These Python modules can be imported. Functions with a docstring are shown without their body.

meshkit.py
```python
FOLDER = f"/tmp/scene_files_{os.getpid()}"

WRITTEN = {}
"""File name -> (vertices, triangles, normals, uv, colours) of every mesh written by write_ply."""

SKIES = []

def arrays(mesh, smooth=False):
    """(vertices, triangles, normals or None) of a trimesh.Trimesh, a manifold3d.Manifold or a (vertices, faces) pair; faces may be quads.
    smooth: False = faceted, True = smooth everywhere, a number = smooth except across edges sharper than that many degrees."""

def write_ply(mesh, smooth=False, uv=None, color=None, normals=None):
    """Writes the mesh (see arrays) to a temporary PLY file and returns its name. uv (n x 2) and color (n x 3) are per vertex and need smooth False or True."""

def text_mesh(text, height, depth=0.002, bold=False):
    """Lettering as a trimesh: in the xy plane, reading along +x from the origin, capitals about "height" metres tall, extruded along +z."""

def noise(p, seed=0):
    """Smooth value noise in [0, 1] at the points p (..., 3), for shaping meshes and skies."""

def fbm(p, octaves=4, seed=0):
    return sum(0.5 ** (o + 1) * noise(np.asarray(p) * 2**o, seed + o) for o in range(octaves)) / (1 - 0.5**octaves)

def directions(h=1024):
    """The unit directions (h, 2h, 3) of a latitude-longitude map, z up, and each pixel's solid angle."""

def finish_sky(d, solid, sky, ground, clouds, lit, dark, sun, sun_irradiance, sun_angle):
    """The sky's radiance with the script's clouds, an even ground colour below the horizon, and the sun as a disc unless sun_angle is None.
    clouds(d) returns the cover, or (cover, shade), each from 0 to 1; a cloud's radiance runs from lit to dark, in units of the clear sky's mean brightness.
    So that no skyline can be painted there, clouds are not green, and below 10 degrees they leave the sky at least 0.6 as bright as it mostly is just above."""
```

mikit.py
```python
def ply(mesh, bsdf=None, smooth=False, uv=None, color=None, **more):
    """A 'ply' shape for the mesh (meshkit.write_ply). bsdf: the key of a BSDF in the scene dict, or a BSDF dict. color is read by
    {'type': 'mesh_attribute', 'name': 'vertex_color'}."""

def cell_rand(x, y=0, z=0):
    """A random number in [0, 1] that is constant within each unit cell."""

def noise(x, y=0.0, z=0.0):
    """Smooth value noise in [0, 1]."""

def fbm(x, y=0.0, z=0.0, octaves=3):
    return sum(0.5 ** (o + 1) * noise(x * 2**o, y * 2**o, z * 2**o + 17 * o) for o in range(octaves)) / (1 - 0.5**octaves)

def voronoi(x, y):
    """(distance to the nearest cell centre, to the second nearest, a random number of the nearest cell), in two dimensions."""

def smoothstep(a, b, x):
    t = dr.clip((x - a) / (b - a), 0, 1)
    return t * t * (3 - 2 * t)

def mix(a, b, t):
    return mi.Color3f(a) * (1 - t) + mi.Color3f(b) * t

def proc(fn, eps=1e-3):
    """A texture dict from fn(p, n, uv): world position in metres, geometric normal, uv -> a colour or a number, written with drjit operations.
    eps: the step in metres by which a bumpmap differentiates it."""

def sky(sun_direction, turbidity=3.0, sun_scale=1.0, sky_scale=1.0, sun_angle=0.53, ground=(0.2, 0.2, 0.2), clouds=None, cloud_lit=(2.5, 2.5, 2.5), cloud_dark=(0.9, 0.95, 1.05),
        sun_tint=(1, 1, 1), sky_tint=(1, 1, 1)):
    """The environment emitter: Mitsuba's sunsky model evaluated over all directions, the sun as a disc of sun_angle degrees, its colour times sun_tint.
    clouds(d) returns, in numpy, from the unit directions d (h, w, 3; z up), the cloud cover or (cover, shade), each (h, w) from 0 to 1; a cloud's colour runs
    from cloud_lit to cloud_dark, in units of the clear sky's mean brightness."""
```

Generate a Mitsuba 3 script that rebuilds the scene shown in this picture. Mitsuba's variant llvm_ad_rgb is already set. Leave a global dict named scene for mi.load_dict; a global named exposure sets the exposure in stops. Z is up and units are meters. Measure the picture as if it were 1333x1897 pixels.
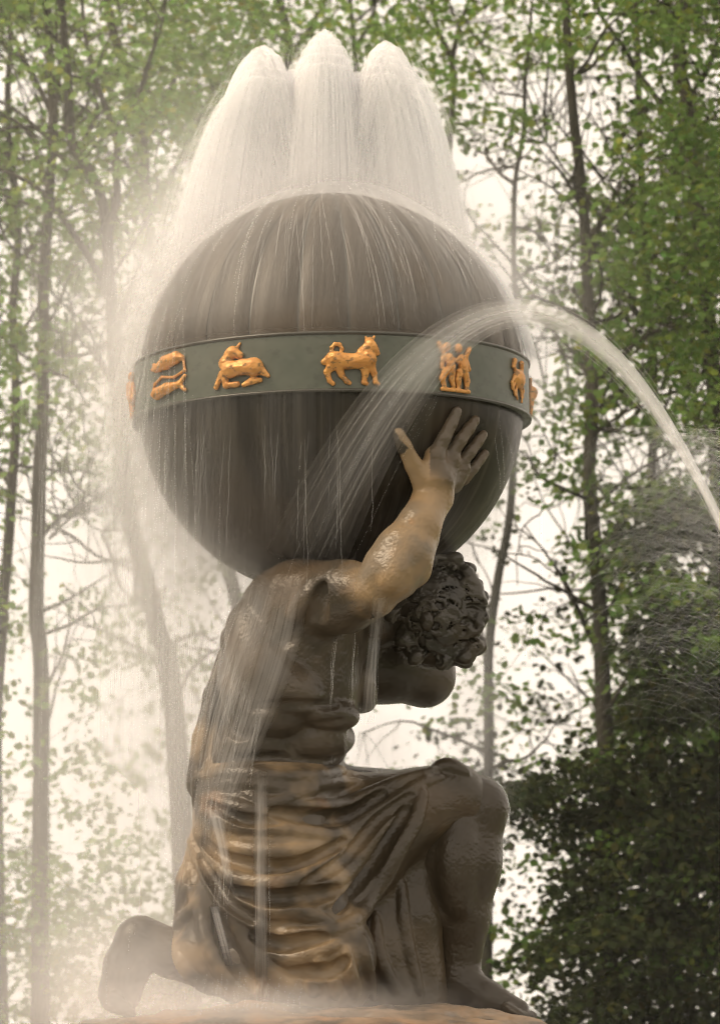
import math
import numpy as np, trimesh
import drjit as dr, mitsuba as mi
import mikit, meshkit
from scipy.ndimage import gaussian_filter, map_coordinates
from scipy.spatial import cKDTree
from scipy.sparse import csr_matrix

# ------------------------------------------------------------------ camera, sky, exposure
scene, labels = {}, {}
T = mi.ScalarTransform4f
EYE = np.array([0.0, 0.0, 1.6])
PITCH = math.radians(7.8)
FPX = 7208.0                       # focal length in photo pixels (1333 wide)
FWD = np.array([0, math.cos(PITCH), math.sin(PITCH)])
UPV = np.array([0, -math.sin(PITCH), math.cos(PITCH)])
DS = 18.2                          # distance of the statue
PXM = FPX / DS                     # photo pixels per metre at the statue
scene['camera'] = {'type': 'thinlens', 'fov': 2 * math.degrees(math.atan(666.5 / FPX)), 'fov_axis': 'x', 'near_clip': 0.1, 'far_clip': 3000.0,
                   'aperture_radius': 0.016, 'focus_distance': DS + 0.1,
                   'to_world': T().look_at(origin=EYE.tolist(), target=(EYE + FWD).tolist(), up=[0, 0, 1])}
exposure = 2.96
scene['sky'] = mikit.sky([-0.62, -0.22, 0.75], turbidity=4, sun_scale=0.3, sun_angle=30, clouds=lambda d: 1.0,
                         cloud_lit=(1.54, 1.36, 1.165), sun_tint=(1.0, 0.97, 0.93))


def P(px, py, Y=DS):
    """The point of the photo's pixel at the distance Y."""
    d = FWD * FPX + np.array([1.0, 0, 0]) * (px - 666.5) + UPV * (948.5 - py)
    return EYE + d * (Y / d[1])


def mod(name, **kw):
    scene[name] = kw


def lab(key, label=None, cat=None, group=None, kind=None):
    d = {}
    if label: d['label'] = label
    if cat: d['category'] = cat
    if group: d['group'] = group
    if kind: d['kind'] = kind
    labels[key] = {**labels.get(key, {}), **d}


used = {}
def numbered(name):
    n = used.get(name, 0)
    used[name] = n + 1
    return name if n == 0 else f'{name}_{n:03d}'


def add(key, mesh, bsdf, smooth=True, **kw):
    key = numbered(key)
    scene[key] = mikit.ply(mesh, bsdf, smooth=smooth, **kw)
    return key


N3 = lambda p, s, o=4: mikit.fbm(p.x * s, p.y * s, p.z * s, o)
S = mikit.smoothstep
mix = mikit.mix


def principled(col, rough=0.6, spec=0.5, bump=None, bscale=0.004, **kw):
    b = {'type': 'principled', 'base_color': mikit.proc(col) if callable(col) else col if isinstance(col, dict) else {'type': 'rgb', 'value': list(col)},
         'roughness': mikit.proc(rough) if callable(rough) else rough, 'specular': spec, **kw}
    if bump:
        b = {'type': 'bumpmap', 'arbitrary': mikit.proc(bump, eps=0.002), 'scale': bscale, 'bsdf': b}
    return {'type': 'twosided', 'bsdf': b}


# ------------------------------------------------------------------ materials
def streak(p, n, uv):
    ang = dr.atan2(p.y - GC[1], p.x - GC[0])
    return mikit.fbm(ang * 26, p.z * 0.9, 3.0, 4)


GCU, GCL = P(614, 715), P(614, 751)            # centres of the two half spheres
GC = P(614, 733)
GR = 359 / PXM
BR = 370 / PXM


def lead_col(p, n, uv):
    s = streak(p, n, uv)
    c = mix((0.040, 0.032, 0.022), (0.056, 0.046, 0.034), S(0.3, 0.7, s))
    return mix(c, (0.085, 0.062, 0.038), 0.55 * S(0.45, 0.75, N3(p, 3.1)))


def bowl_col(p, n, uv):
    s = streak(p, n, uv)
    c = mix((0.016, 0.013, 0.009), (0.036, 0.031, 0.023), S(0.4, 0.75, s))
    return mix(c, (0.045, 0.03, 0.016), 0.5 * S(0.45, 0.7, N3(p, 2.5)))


def band_col(p, n, uv):
    c = mix((0.055, 0.068, 0.05), (0.10, 0.108, 0.085), N3(p, 9))
    return mix(c, (0.055, 0.06, 0.048), 0.6 * S(0.55, 0.75, N3(p, 26)))


mod('lead', **principled(lead_col, 0.40, 0.25, lambda p, n, uv: 0.6 * streak(p, n, uv) + 0.4 * N3(p, 14), 0.002))
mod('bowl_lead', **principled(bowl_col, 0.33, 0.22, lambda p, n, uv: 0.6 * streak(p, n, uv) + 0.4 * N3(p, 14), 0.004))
mod('band_lead', **principled(band_col, 0.42, 0.5, lambda p, n, uv: N3(p, 30), 0.003))
mod('rim_lead', **principled(lambda p, n, uv: mix((0.03, 0.03, 0.024), (0.07, 0.068, 0.056), N3(p, 20)), 0.3, 0.5))
mod('gilt', **principled(lambda p, n, uv: mix(mix((0.42, 0.17, 0.045), (0.72, 0.37, 0.10), N3(p, 30)), (0.16, 0.10, 0.05), 0.7 * S(0.56, 0.7, N3(p, 55, 3))), 0.36, 0.5, lambda p, n, uv: N3(p, 60), 0.009, metallic=0.3))


def stone(lo, hi, ochre, am):
    def f(p, n, uv):
        c = mix(lo, hi, S(0.25, 0.75, N3(p, 7, 5)))
        return mix(c, ochre, am * S(0.48, 0.68, N3(p, 3.3, 4)))
    return f


stone_bump = lambda p, n, uv: 0.6 * N3(p, 22, 4) + 0.4 * N3(p, 80, 2)
mod('wet_stone', **principled({'type': 'mesh_attribute', 'name': 'vertex_color'}, 0.30, 0.28, stone_bump, 0.008, clearcoat=0.3, clearcoat_gloss=0.92))
mod('hair_stone', **principled(stone((0.022, 0.02, 0.015), (0.06, 0.052, 0.04), (0.05, 0.036, 0.02), 0.5), 0.28, 0.3, stone_bump, 0.009, clearcoat=0.5, clearcoat_gloss=0.92))
mod('plinth_stone', **principled(stone((0.06, 0.045, 0.03), (0.19, 0.13, 0.08), (0.30, 0.155, 0.065), 0.7), 0.45, 0.5, lambda p, n, uv: N3(p, 9, 5), 0.05))


# ------------------------------------------------------------------ ground, pool, plinth
mod('grass_ground', **principled(lambda p, n, uv: mix((0.03, 0.05, 0.015), (0.08, 0.10, 0.035), N3(p, 1.2, 5)), 0.9, 0.2, lambda p, n, uv: N3(p, 8), 0.03))
mod('basin_stone', **principled(stone((0.16, 0.14, 0.11), (0.3, 0.27, 0.22), (0.2, 0.2, 0.13), 0.6), 0.7, 0.3, stone_bump, 0.006))
g = trimesh.creation.annulus(8.65, 1500, 0.02, sections=96)
g.apply_translation([0, DS, -0.02])
add('ground', g, 'grass_ground', False)
lab('ground', kind='structure')
bas = trimesh.creation.revolve(np.array([[8.0, -0.5], [8.0, 0.38], [8.04, 0.42], [8.56, 0.42], [8.6, 0.38], [8.6, -0.1]]), sections=128)
bas.apply_translation([0, DS, 0])
add('basin_kerb', bas, 'basin_stone', 30)
lab('basin_kerb', 'round low stone kerb round the fountain pool', 'kerb')
w = trimesh.creation.cylinder(7.99, 0.5, sections=96)
w.apply_translation([0, DS, 0.05])
mod('pool_water', **principled(lambda p, n, uv: mix((0.05, 0.06, 0.05), (0.42, 0.43, 0.42), S(0.4, 0.62, N3(p, 0.8, 5))), 0.2, 0.5, lambda p, n, uv: N3(p, 3, 3), 0.03))  # unseen pool; its pale foam is added to bounce light upward
add('water', w, 'pool_water', 30)
lab('water', kind='structure')


# ------------------------------------------------------------------ implicit modelling
class Field:
    """A distance field on a grid of world points; solids are blended in one by one, each inside its own box."""
    def __init__(s, lo, hi, h):
        s.lo, s.h = np.asarray(lo, float), h
        s.n = np.ceil((np.asarray(hi, float) - s.lo) / h).astype(int) + 1
        s.d = np.full(s.n, 0.3, np.float32)

    def box(s, lo, hi):
        i0 = np.clip(np.floor((lo - s.lo) / s.h).astype(int), 0, s.n - 1)
        i1 = np.clip(np.ceil((hi - s.lo) / s.h).astype(int) + 1, 1, s.n)
        if np.any(i1 - i0 < 1): return None
        sl = tuple(slice(a, b) for a, b in zip(i0, i1))
        ax = [(s.lo[k] + s.h * np.arange(i0[k], i1[k])).astype(np.float32) for k in range(3)]
        return sl, ax[0][:, None, None], ax[1][None, :, None], ax[2][None, None, :]

    def blend(s, sl, d, k, cut=False):
        a = s.d[sl]
        if cut:
            hh = np.maximum(k - np.abs(a + d), 0) / k
            s.d[sl] = np.maximum(a, -d) + hh * hh * k * 0.25
        elif k <= 0:
            s.d[sl] = np.minimum(a, d)
        else:
            hh = np.maximum(k - np.abs(a - d), 0) / k
            s.d[sl] = np.minimum(a, d) - hh * hh * k * 0.25

    def bone(s, a, b, ra, rb, k=0.03, cut=False):
        a, b = np.asarray(a, float), np.asarray(b, float)
        m = max(ra, rb) + max(k, 0) + 2.5 * s.h
        bx = s.box(np.minimum(a, b) - m, np.maximum(a, b) + m)
        if bx is None: return
        sl, x, y, z = bx
        ab = b - a
        L = float(ab @ ab) + 1e-12
        t = np.clip(((x - a[0]) * ab[0] + (y - a[1]) * ab[1] + (z - a[2]) * ab[2]) / L, 0, 1).astype(np.float32)
        d = np.sqrt((x - a[0] - t * ab[0])**2 + (y - a[1] - t * ab[1])**2 + (z - a[2] - t * ab[2])**2) - (ra + t * (rb - ra))
        s.blend(sl, d.astype(np.float32), k, cut)

    def ell(s, c, r, k=0.03, rot=0.0, cut=False):
        """An ellipsoid, turned by rot degrees in the xz plane."""
        c, r = np.asarray(c, float), np.asarray(r, float)
        m = max(r) + max(k, 0) + 2.5 * s.h
        bx = s.box(c - m, c + m)
        if bx is None: return
        sl, x, y, z = bx
        q = math.radians(rot)
        X, Z = (x - c[0]) * math.cos(q) + (z - c[2]) * math.sin(q), -(x - c[0]) * math.sin(q) + (z - c[2]) * math.cos(q)
        Y = y - c[1]
        k0 = np.sqrt((X / r[0])**2 + (Y / r[1])**2 + (Z / r[2])**2)
        k1 = np.sqrt((X / r[0]**2)**2 + (Y / r[1]**2)**2 + (Z / r[2]**2)**2) + 1e-6
        s.blend(sl, (k0 * (k0 - 1) / k1).astype(np.float32), k, cut)

    def front(s):
        """The y of the surface seen from -y, over x and z (nan where there is none)."""
        inside = s.d < 0
        j = inside.argmax(1)
        return np.where(inside.any(1), s.lo[1] + s.h * j, np.nan)

    def mesh(s):
        """Naive surface nets."""
        d = s.d
        c = [d[i:d.shape[0] - 1 + i, j:d.shape[1] - 1 + j, k:d.shape[2] - 1 + k] for i in (0, 1) for j in (0, 1) for k in (0, 1)]
        neg = sum((x < 0).astype(np.int8) for x in c)
        act = (neg > 0) & (neg < 8)
        idx = np.argwhere(act)
        vals = np.stack([x[act] for x in c], 1)
        offs = np.array([[i, j, k] for i in (0, 1) for j in (0, 1) for k in (0, 1)], float)
        acc, cnt = np.zeros((len(idx), 3)), np.zeros(len(idx))
        for e in [(0, 1), (2, 3), (4, 5), (6, 7), (0, 2), (1, 3), (4, 6), (5, 7), (0, 4), (1, 5), (2, 6), (3, 7)]:
            va, vb = vals[:, e[0]], vals[:, e[1]]
            on = (va < 0) != (vb < 0)
            t = np.where(on, va / np.where(on, va - vb, 1), 0)
            p = offs[e[0]] + t[:, None] * (offs[e[1]] - offs[e[0]])
            acc += np.where(on[:, None], p, 0)
            cnt += on
        v = s.lo + s.h * (idx + acc / cnt[:, None])
        vid = np.full(act.shape, -1, np.int64)
        vid[act] = np.arange(len(idx))
        quads = []
        for ax in range(3):
            o1, o2 = [(1, 2), (2, 0), (0, 1)][ax]
            a = d[tuple(slice(0, -1) if k == ax else slice(1, -1) for k in range(3))]
            b = d[tuple(slice(1, None) if k == ax else slice(1, -1) for k in range(3))]
            ch = np.argwhere((a < 0) != (b < 0))
            sgn = a[tuple(ch.T)] < 0
            base = ch.copy()
            for k in range(3):
                if k != ax: base[:, k] += 1
            def cell(u, w):
                q = base.copy(); q[:, o1] -= u; q[:, o2] -= w
                return vid[tuple(q.T)]
            q = np.stack([cell(1, 1), cell(0, 1), cell(0, 0), cell(1, 0)], 1)
            q[~sgn] = q[~sgn][:, ::-1]
            quads.append(q)
        q = np.vstack(quads)
        q = q[(q >= 0).all(1)]
        return trimesh.Trimesh(v, np.vstack([q[:, [0, 1, 2]], q[:, [0, 2, 3]]]), process=False)


def taubin(m, iterations=4):
    """Smooths the mesh in place without shrinking it."""
    e = np.vstack([m.faces[:, [0, 1]], m.faces[:, [1, 2]], m.faces[:, [2, 0]]])
    e = np.vstack([e, e[:, ::-1]])
    n = len(m.vertices)
    A = csr_matrix((np.ones(len(e)), (e[:, 0], e[:, 1])), (n, n))
    A.data[:] = 1.0
    w = np.maximum(np.asarray(A.sum(1)).ravel(), 1)[:, None]
    v = np.array(m.vertices)
    for _ in range(iterations):
        for lam in (0.5, -0.53):
            v = v + lam * (A @ v / w - v)
    m.vertices = v


R = lambda px: px / PXM
def J(px, py, dy=0.0): return P(px, py, DS + dy)


def chain(F, pts, k=0.03, cut=False):
    """A chain of bones; each point is (px, py, dy, radius in px)."""
    for a, b in zip(pts[:-1], pts[1:]):
        F.bone(J(*a[:3]), J(*b[:3]), R(a[3]), R(b[3]), k, cut)


def smoothline(pts, step=6.0):
    """A Catmull-Rom line through the points."""
    p = np.asarray(pts, float)
    q = np.vstack([2 * p[0] - p[1], p, 2 * p[-1] - p[-2]])
    out = []
    for i in range(1, len(q) - 2):
        n = max(2, int(np.linalg.norm(q[i + 1, :2] - q[i, :2]) / step))
        t = np.linspace(0, 1, n, endpoint=False)[:, None]
        out.append(0.5 * (2 * q[i] + (q[i + 1] - q[i - 1]) * t + (2 * q[i - 1] - 5 * q[i] + 4 * q[i + 1] - q[i + 2]) * t**2 + (3 * q[i] - q[i - 1] - 3 * q[i + 1] + q[i + 2]) * t**3))
    return np.vstack(out + [p[-1:]])


def stroke(F, fr, pts, r, sink=0.5, k=0.03, cut=False):
    """A ridge (or with cut a groove) that follows the surface facing the viewer along a line of pixels."""
    line = smoothline(pts)
    n = len(line)
    P3, rad = [], []
    for i, (px, py) in enumerate(line):
        p = P(px, py, DS)
        fi, fk = (p[0] - F.lo[0]) / F.h, (p[2] - F.lo[2]) / F.h
        fi, fk = int(round(fi)), int(round(fk))
        if not (0 <= fi < fr.shape[0] and 0 <= fk < fr.shape[1]) or np.isnan(fr[fi, fk]): continue
        p = P(px, py, fr[fi, fk])
        t = i / max(n - 1, 1)
        rr = R(r) * (0.45 + 0.55 * math.sin(math.pi * min(max(t, 0.04), 0.96))**0.6)
        P3.append(p + np.array([0, rr * sink, 0])); rad.append(rr)
    if len(P3) < 2: return
    P3 = np.array(P3)
    P3[:, 1] = gaussian_filter(P3[:, 1], 2.0, mode='nearest')
    for a, b, ra, rb in zip(P3[:-1], P3[1:], rad[:-1], rad[1:]):
        F.bone(a, b, ra, rb, k, cut)


def on_globe(px, py, lift):
    """dy of a point in front of the globe's lower half, lift metres off its surface."""
    d = FWD * FPX + np.array([1.0, 0, 0]) * (px - 666.5) + UPV * (948.5 - py)
    d /= np.linalg.norm(d)
    oc = EYE - GCL
    b, c = d @ oc, oc @ oc - (GR + lift)**2
    disc = b * b - c
    t = -b - math.sqrt(max(disc, 0))
    return (EYE + d * t)[1] - DS


# ------------------------------------------------------------------ globe
def sphere_patch(c, r, a0, a1, e0, e1, na, ne, axis_tilt=0.0):
    a, e = np.meshgrid(np.linspace(a0, a1, na + 1), np.linspace(e0, e1, ne + 1))
    v = np.stack([np.cos(a) * np.cos(e), np.sin(a) * np.cos(e), np.sin(e)], -1) * r + c
    i, j = np.meshgrid(np.arange(na), np.arange(ne))
    q = (j * (na + 1) + i).ravel()
    f = np.stack([q, q + 1, q + na + 2, q + na + 1], 1)
    return v.reshape(-1, 3), np.vstack([f[:, [0, 1, 2]], f[:, [0, 2, 3]]])


def gore(c, r, a0, a1, e0, e1, gap, na=6, ne=24):
    """One curved panel with edges turned in, so that the seam to the next is recessed."""
    a, e = np.meshgrid(np.linspace(0, 1, na + 1), np.linspace(e0, e1, ne + 1))
    g = gap / np.maximum(np.cos(e), 0.06) / r
    g = np.minimum(g, 0.3 * (a1 - a0))
    A = a0 + g + (a1 - a0 - 2 * g) * a
    rr = r - np.where((a == 0) | (a == 1), 0.013, 0.0)
    v = np.stack([np.cos(A) * np.cos(e), np.sin(A) * np.cos(e), np.sin(e)], -1) * rr[..., None] + c
    i, j = np.meshgrid(np.arange(na), np.arange(ne))
    q = (j * (na + 1) + i).ravel()
    f = np.stack([q, q + 1, q + na + 2, q + na + 1], 1)
    m = trimesh.Trimesh(v.reshape(-1, 3), np.vstack([f[:, [0, 1, 2]], f[:, [0, 2, 3]]]), process=False)
    if e1 < e0: m.invert()
    return m


TILT = trimesh.transformations.rotation_matrix(math.radians(-0.75), [0, 1, 0], GC)
lab('globe', 'large dark lead globe with gilded zodiac band on the shoulders of the kneeling statue', 'globe')
NG = 24
for i in range(NG):
    a0 = -math.pi / 2 + (i - 0.62) * 2 * math.pi / NG
    m = gore(GCU, GR, a0, a0 + 2 * math.pi / NG, math.radians(0.0), math.radians(89.5), 0.005)
    m.apply_transform(TILT)
    add('globe__dome_panel', m, 'lead', 50)
v, f = sphere_patch(GCU, GR - 0.016, 0, 2 * math.pi, 0, math.pi / 2, 96, 32)
m = trimesh.Trimesh(v, f, process=False); m.apply_transform(TILT)
add('globe__dome_lining', m, 'rim_lead', True)
v, f = sphere_patch(GCL, GR, 0, 2 * math.pi, -math.pi / 2, 0.0, 160, 56)
m = trimesh.Trimesh(v, f, process=False); m.apply_transform(TILT)
add('globe__bowl', m, 'bowl_lead', True)
lab('globe__bowl', 'dark wet lower half of the globe')
BH = 51.5 / PXM / math.cos(math.radians(9))
prof = np.array([[GR - 0.03, -BH], [BR - 0.004, -BH], [BR, -BH + 0.004], [BR, BH - 0.004], [BR - 0.004, BH], [GR - 0.03, BH]])
m = trimesh.creation.revolve(prof, sections=180); m.apply_translation(GC); m.apply_transform(TILT)
add('globe__zodiac_band', m, 'band_lead', 30)
lab('globe__zodiac_band', 'grey green band round the middle of the globe with gilded reliefs')
for name, z in (('upper_rim', BH), ('lower_rim', -BH)):
    m = trimesh.creation.torus(BR + 0.001, 0.0085, major_sections=180, minor_sections=10)
    m.apply_translation(GC + [0, 0, z]); m.apply_transform(TILT)
    add('globe__zodiac_band__' + name, m, 'rim_lead', True)


def relief(name, label, ang, bones, ells=(), wide=1.0):
    """A gilded relief: bones are chains of (u, v, r) in photo pixels about its centre, laid on the band at the angle ang (0 faces the viewer)."""
    F = Field([-0.19, -0.02, -0.16], [0.19, 0.075, 0.16], 0.0032)
    for ch in bones:
        rr = 1.0
        for a, b in zip(ch[:-1], ch[1:]):
            F.bone([R(a[0]) * wide, 0.006 + 0.35 * R(a[2]), R(a[1])], [R(b[0]) * wide, 0.006 + 0.35 * R(b[2]), R(b[1])], R(a[2]) * .93, R(b[2]) * .93, 0.008)
    for u, v, ru, rv, rw, rot in ells:
        F.ell([R(u) * wide, 0.008, R(v)], [R(ru) * wide, R(rw), R(rv)], 0.012, rot)
    m = F.mesh()
    v = m.vertices.copy()
    v[:, 1] = np.maximum(v[:, 1], -0.004)
    a = -math.pi / 2 + ang + v[:, 0] / BR
    r = BR + v[:, 1] * 0.9
    v = np.stack([GC[0] + r * np.cos(a), GC[1] + r * np.sin(a), GC[2] + v[:, 2]], 1)
    m = trimesh.Trimesh(v, m.faces[:, ::-1] if False else m.faces, process=False)
    taubin(m, iterations=2)
    m.apply_transform(TILT)
    m.fix_normals()
    key = add('globe__zodiac_band__' + name, m, 'gilt', True)
    lab(key, label)


D = math.radians
relief('bull_relief', 'gilded bull walking to the right with a curled tail', D(5.9), [
    [(-30, 3, 16), (-8, -1, 15), (12, 0, 15), (27, 3, 18)], [(20, 14, 12), (33, 26, 13)], [(33, 30, 10), (40, 22, 8), (46, 15, 5.5)],
    [(27, 36, 3.5), (26, 44, 2.5)], [(36, 37, 3.5), (41, 45, 2.5)], [(31, 38, 4), (33, 42, 3)], [(-33, -6, 12), (-44, -20, 6), (-39, -36, 4.5), (-33, -41, 4.5)],
    [(-24, -8, 10), (-19, -24, 6), (-9, -37, 4.5), (-4, -40, 4)], [(22, -8, 11), (24, -24, 6), (21, -38, 4.5), (27, -41, 4)], [(32, -6, 11), (40, -22, 5.5), (42, -38, 4.5), (47, -41, 4)],
    [(-36, 12, 4), (-35, 24, 3.5), (-29, 31, 3.5), (-21, 30, 3.5), (-17, 22, 3.5), (-19, 15, 3)], [(-38, 8, 7), (-49, -2, 6)], [(39, 24, 5), (36, 6, 6)]])
relief('ram_relief', 'gilded ram lying down with its head turned back', D(-25.5), [
    [(-13, 26, 12), (-1, 19, 8)], [(-6, 34, 3), (-1, 41, 2.5)], [(-18, 24, 11), (-27, 6, 13), (-18, -6, 16)], [(-18, -6, 16), (8, -3, 15), (26, -5, 19)],
    [(36, -10, 10), (50, -22, 4)], [(-36, -10, 6), (-48, -35, 5)], [(-28, -33, 6), (-6, -33, 6)], [(6, -35, 5), (22, -29, 7), (36, -29, 5)], [(-30, -14, 9), (-28, -33, 6)]], wide=1.06)
relief('fish_relief', 'pair of gilded fish tied by a cord', D(-52.6), [
    [(-30, 30, 4), (-20, 22, 6)], [(-34, 22, 4), (-20, 22, 6)], [(29, 24, 3), (31, 6, 3), (12, -3, 3), (-12, 3, 3), (-28, -6, 3), (-32, -18, 3)],
    [(-22, 20, 8), (0, 27, 14), (18, 32, 12), (27, 30, 6)], [(-32, -24, 6), (-20, -26, 12), (0, -21, 11), (22, -18, 6)], [(22, -18, 6), (31, -30, 4)], [(22, -18, 6), (31, -4, 4)]], wide=1.6)
relief('twins_relief', 'pair of gilded naked twins standing arm in arm', D(37.3), [
    [(-18, 33, 8), (-17, 36, 8)], [(4, 33, 8), (4, 36, 8)], [(-14, 16, 9), (-11, -2, 10)], [(9, 16, 9), (12, -2, 10)], [(-20, -10, 8), (-26, -24, 6), (-22, -38, 4.5)],
    [(-9, -10, 8), (-9, -24, 5.5), (-6, -36, 4.5)], [(5, -10, 8), (3, -24, 6), (4, -40, 4.5)], [(16, -10, 8), (20, -24, 6), (19, -40, 4.5)], [(-26, -43, 4), (24, -43, 4)],
    [(18, 18, 5), (26, 36, 5)], [(-22, 18, 5), (-30, 40, 5)], [(-8, 14, 5), (16, 8, 4)], [(-24, 14, 5), (-26, -4, 4)], [(20, 12, 5), (24, -2, 5)]], wide=1.22)
relief('crab_relief', 'gilded crab with raised claws', D(67.6), [
    [(-4, 14, 4), (-12, 22, 4), (-10, 34, 6)], [(4, 14, 4), (9, 22, 4), (8, 34, 6)], [(-8, -4, 3.5), (-14, -16, 3), (-9, -30, 2.5)], [(-5, -12, 3.5), (-8, -22, 3), (-4, -36, 2.5)],
    [(7, -4, 3.5), (13, -14, 3), (12, -28, 2.5)], [(4, -12, 3.5), (8, -24, 3), (8, -38, 2.5)], [(-11, 2, 3.5), (-16, -8, 3), (-15, -20, 2.5)]], [(0, 3, 11, 18, 13, 0)], wide=2.0)
man = [[(0, 33, 8), (1, 36, 8)], [(-2, 16, 11), (1, -4, 11)], [(-8, -10, 8), (-11, -24, 6), (-10, -40, 5)], [(8, -10, 8), (10, -24, 6), (12, -40, 5)], [(10, 18, 5), (22, 4, 5), (24, -12, 8)], [(-12, 18, 5), (-20, 2, 5)]]
beast = [[(-28, 4, 14), (24, 6, 16)], [(28, 12, 15), (36, 24, 13)], [(-33, -3, 9), (-36, -38, 4)], [(-24, -6, 8), (-18, -38, 4)], [(22, -6, 8), (20, -38, 4)], [(32, -4, 8), (38, -38, 4)], [(-40, 8, 4), (-48, 26, 4)]]
relief('water_bearer_relief', 'gilded figure on the far left edge of the band', D(-84), man, wide=1.3)
relief('lion_relief', 'gilded beast on the far right edge of the band', D(98), beast, wide=1.1)
for ang, kind in ((128, man), (158, beast), (188, beast), (218, man), (248, beast)):
    relief('figure_relief', 'gilded figure on the back of the band', D(ang), kind, wide=1.2)

# ------------------------------------------------------------------ statue
LO, HI = P(120, 1950, DS) + [0, -1.05, 0], P(1010, 740, DS) + [0, 1.0, 0]
H = 0.0095
B = Field(LO, HI, H)
K = 0.09
chain(B, [(492, 1500, -.16, 118), (525, 1500, .16, 118)], K)                       # pelvis
chain(B, [(498, 1400, -.13, 112), (526, 1400, .13, 110)], K)                       # waist
chain(B, [(535, 1255, -.20, 132), (560, 1240, .24, 132)], K)                       # rib cage
chain(B, [(555, 1155, -.26, 116), (590, 1150, .30, 112)], K)                       # shoulders' girdle
chain(B, [(560, 1110, -.40, 74), (640, 1105, -.62, 62), (692, 1100, -.80, 44)], 0.06)     # near upper arm
chain(B, [(690, 1097, -.82, 31), (722, 1062, -.83, 52), (748, 1025, -.82, 52), (775, 975, -.79, 38), (802, 920, on_globe(802, 920, .08), 35), (806, 890, on_globe(806, 890, .07), 35)], 0.03)
chain(B, [(740, 1080, -.76, 26), (765, 1055, -.75, 30), (790, 1000, -.74, 22)], 0.03)      # inner forearm
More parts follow.
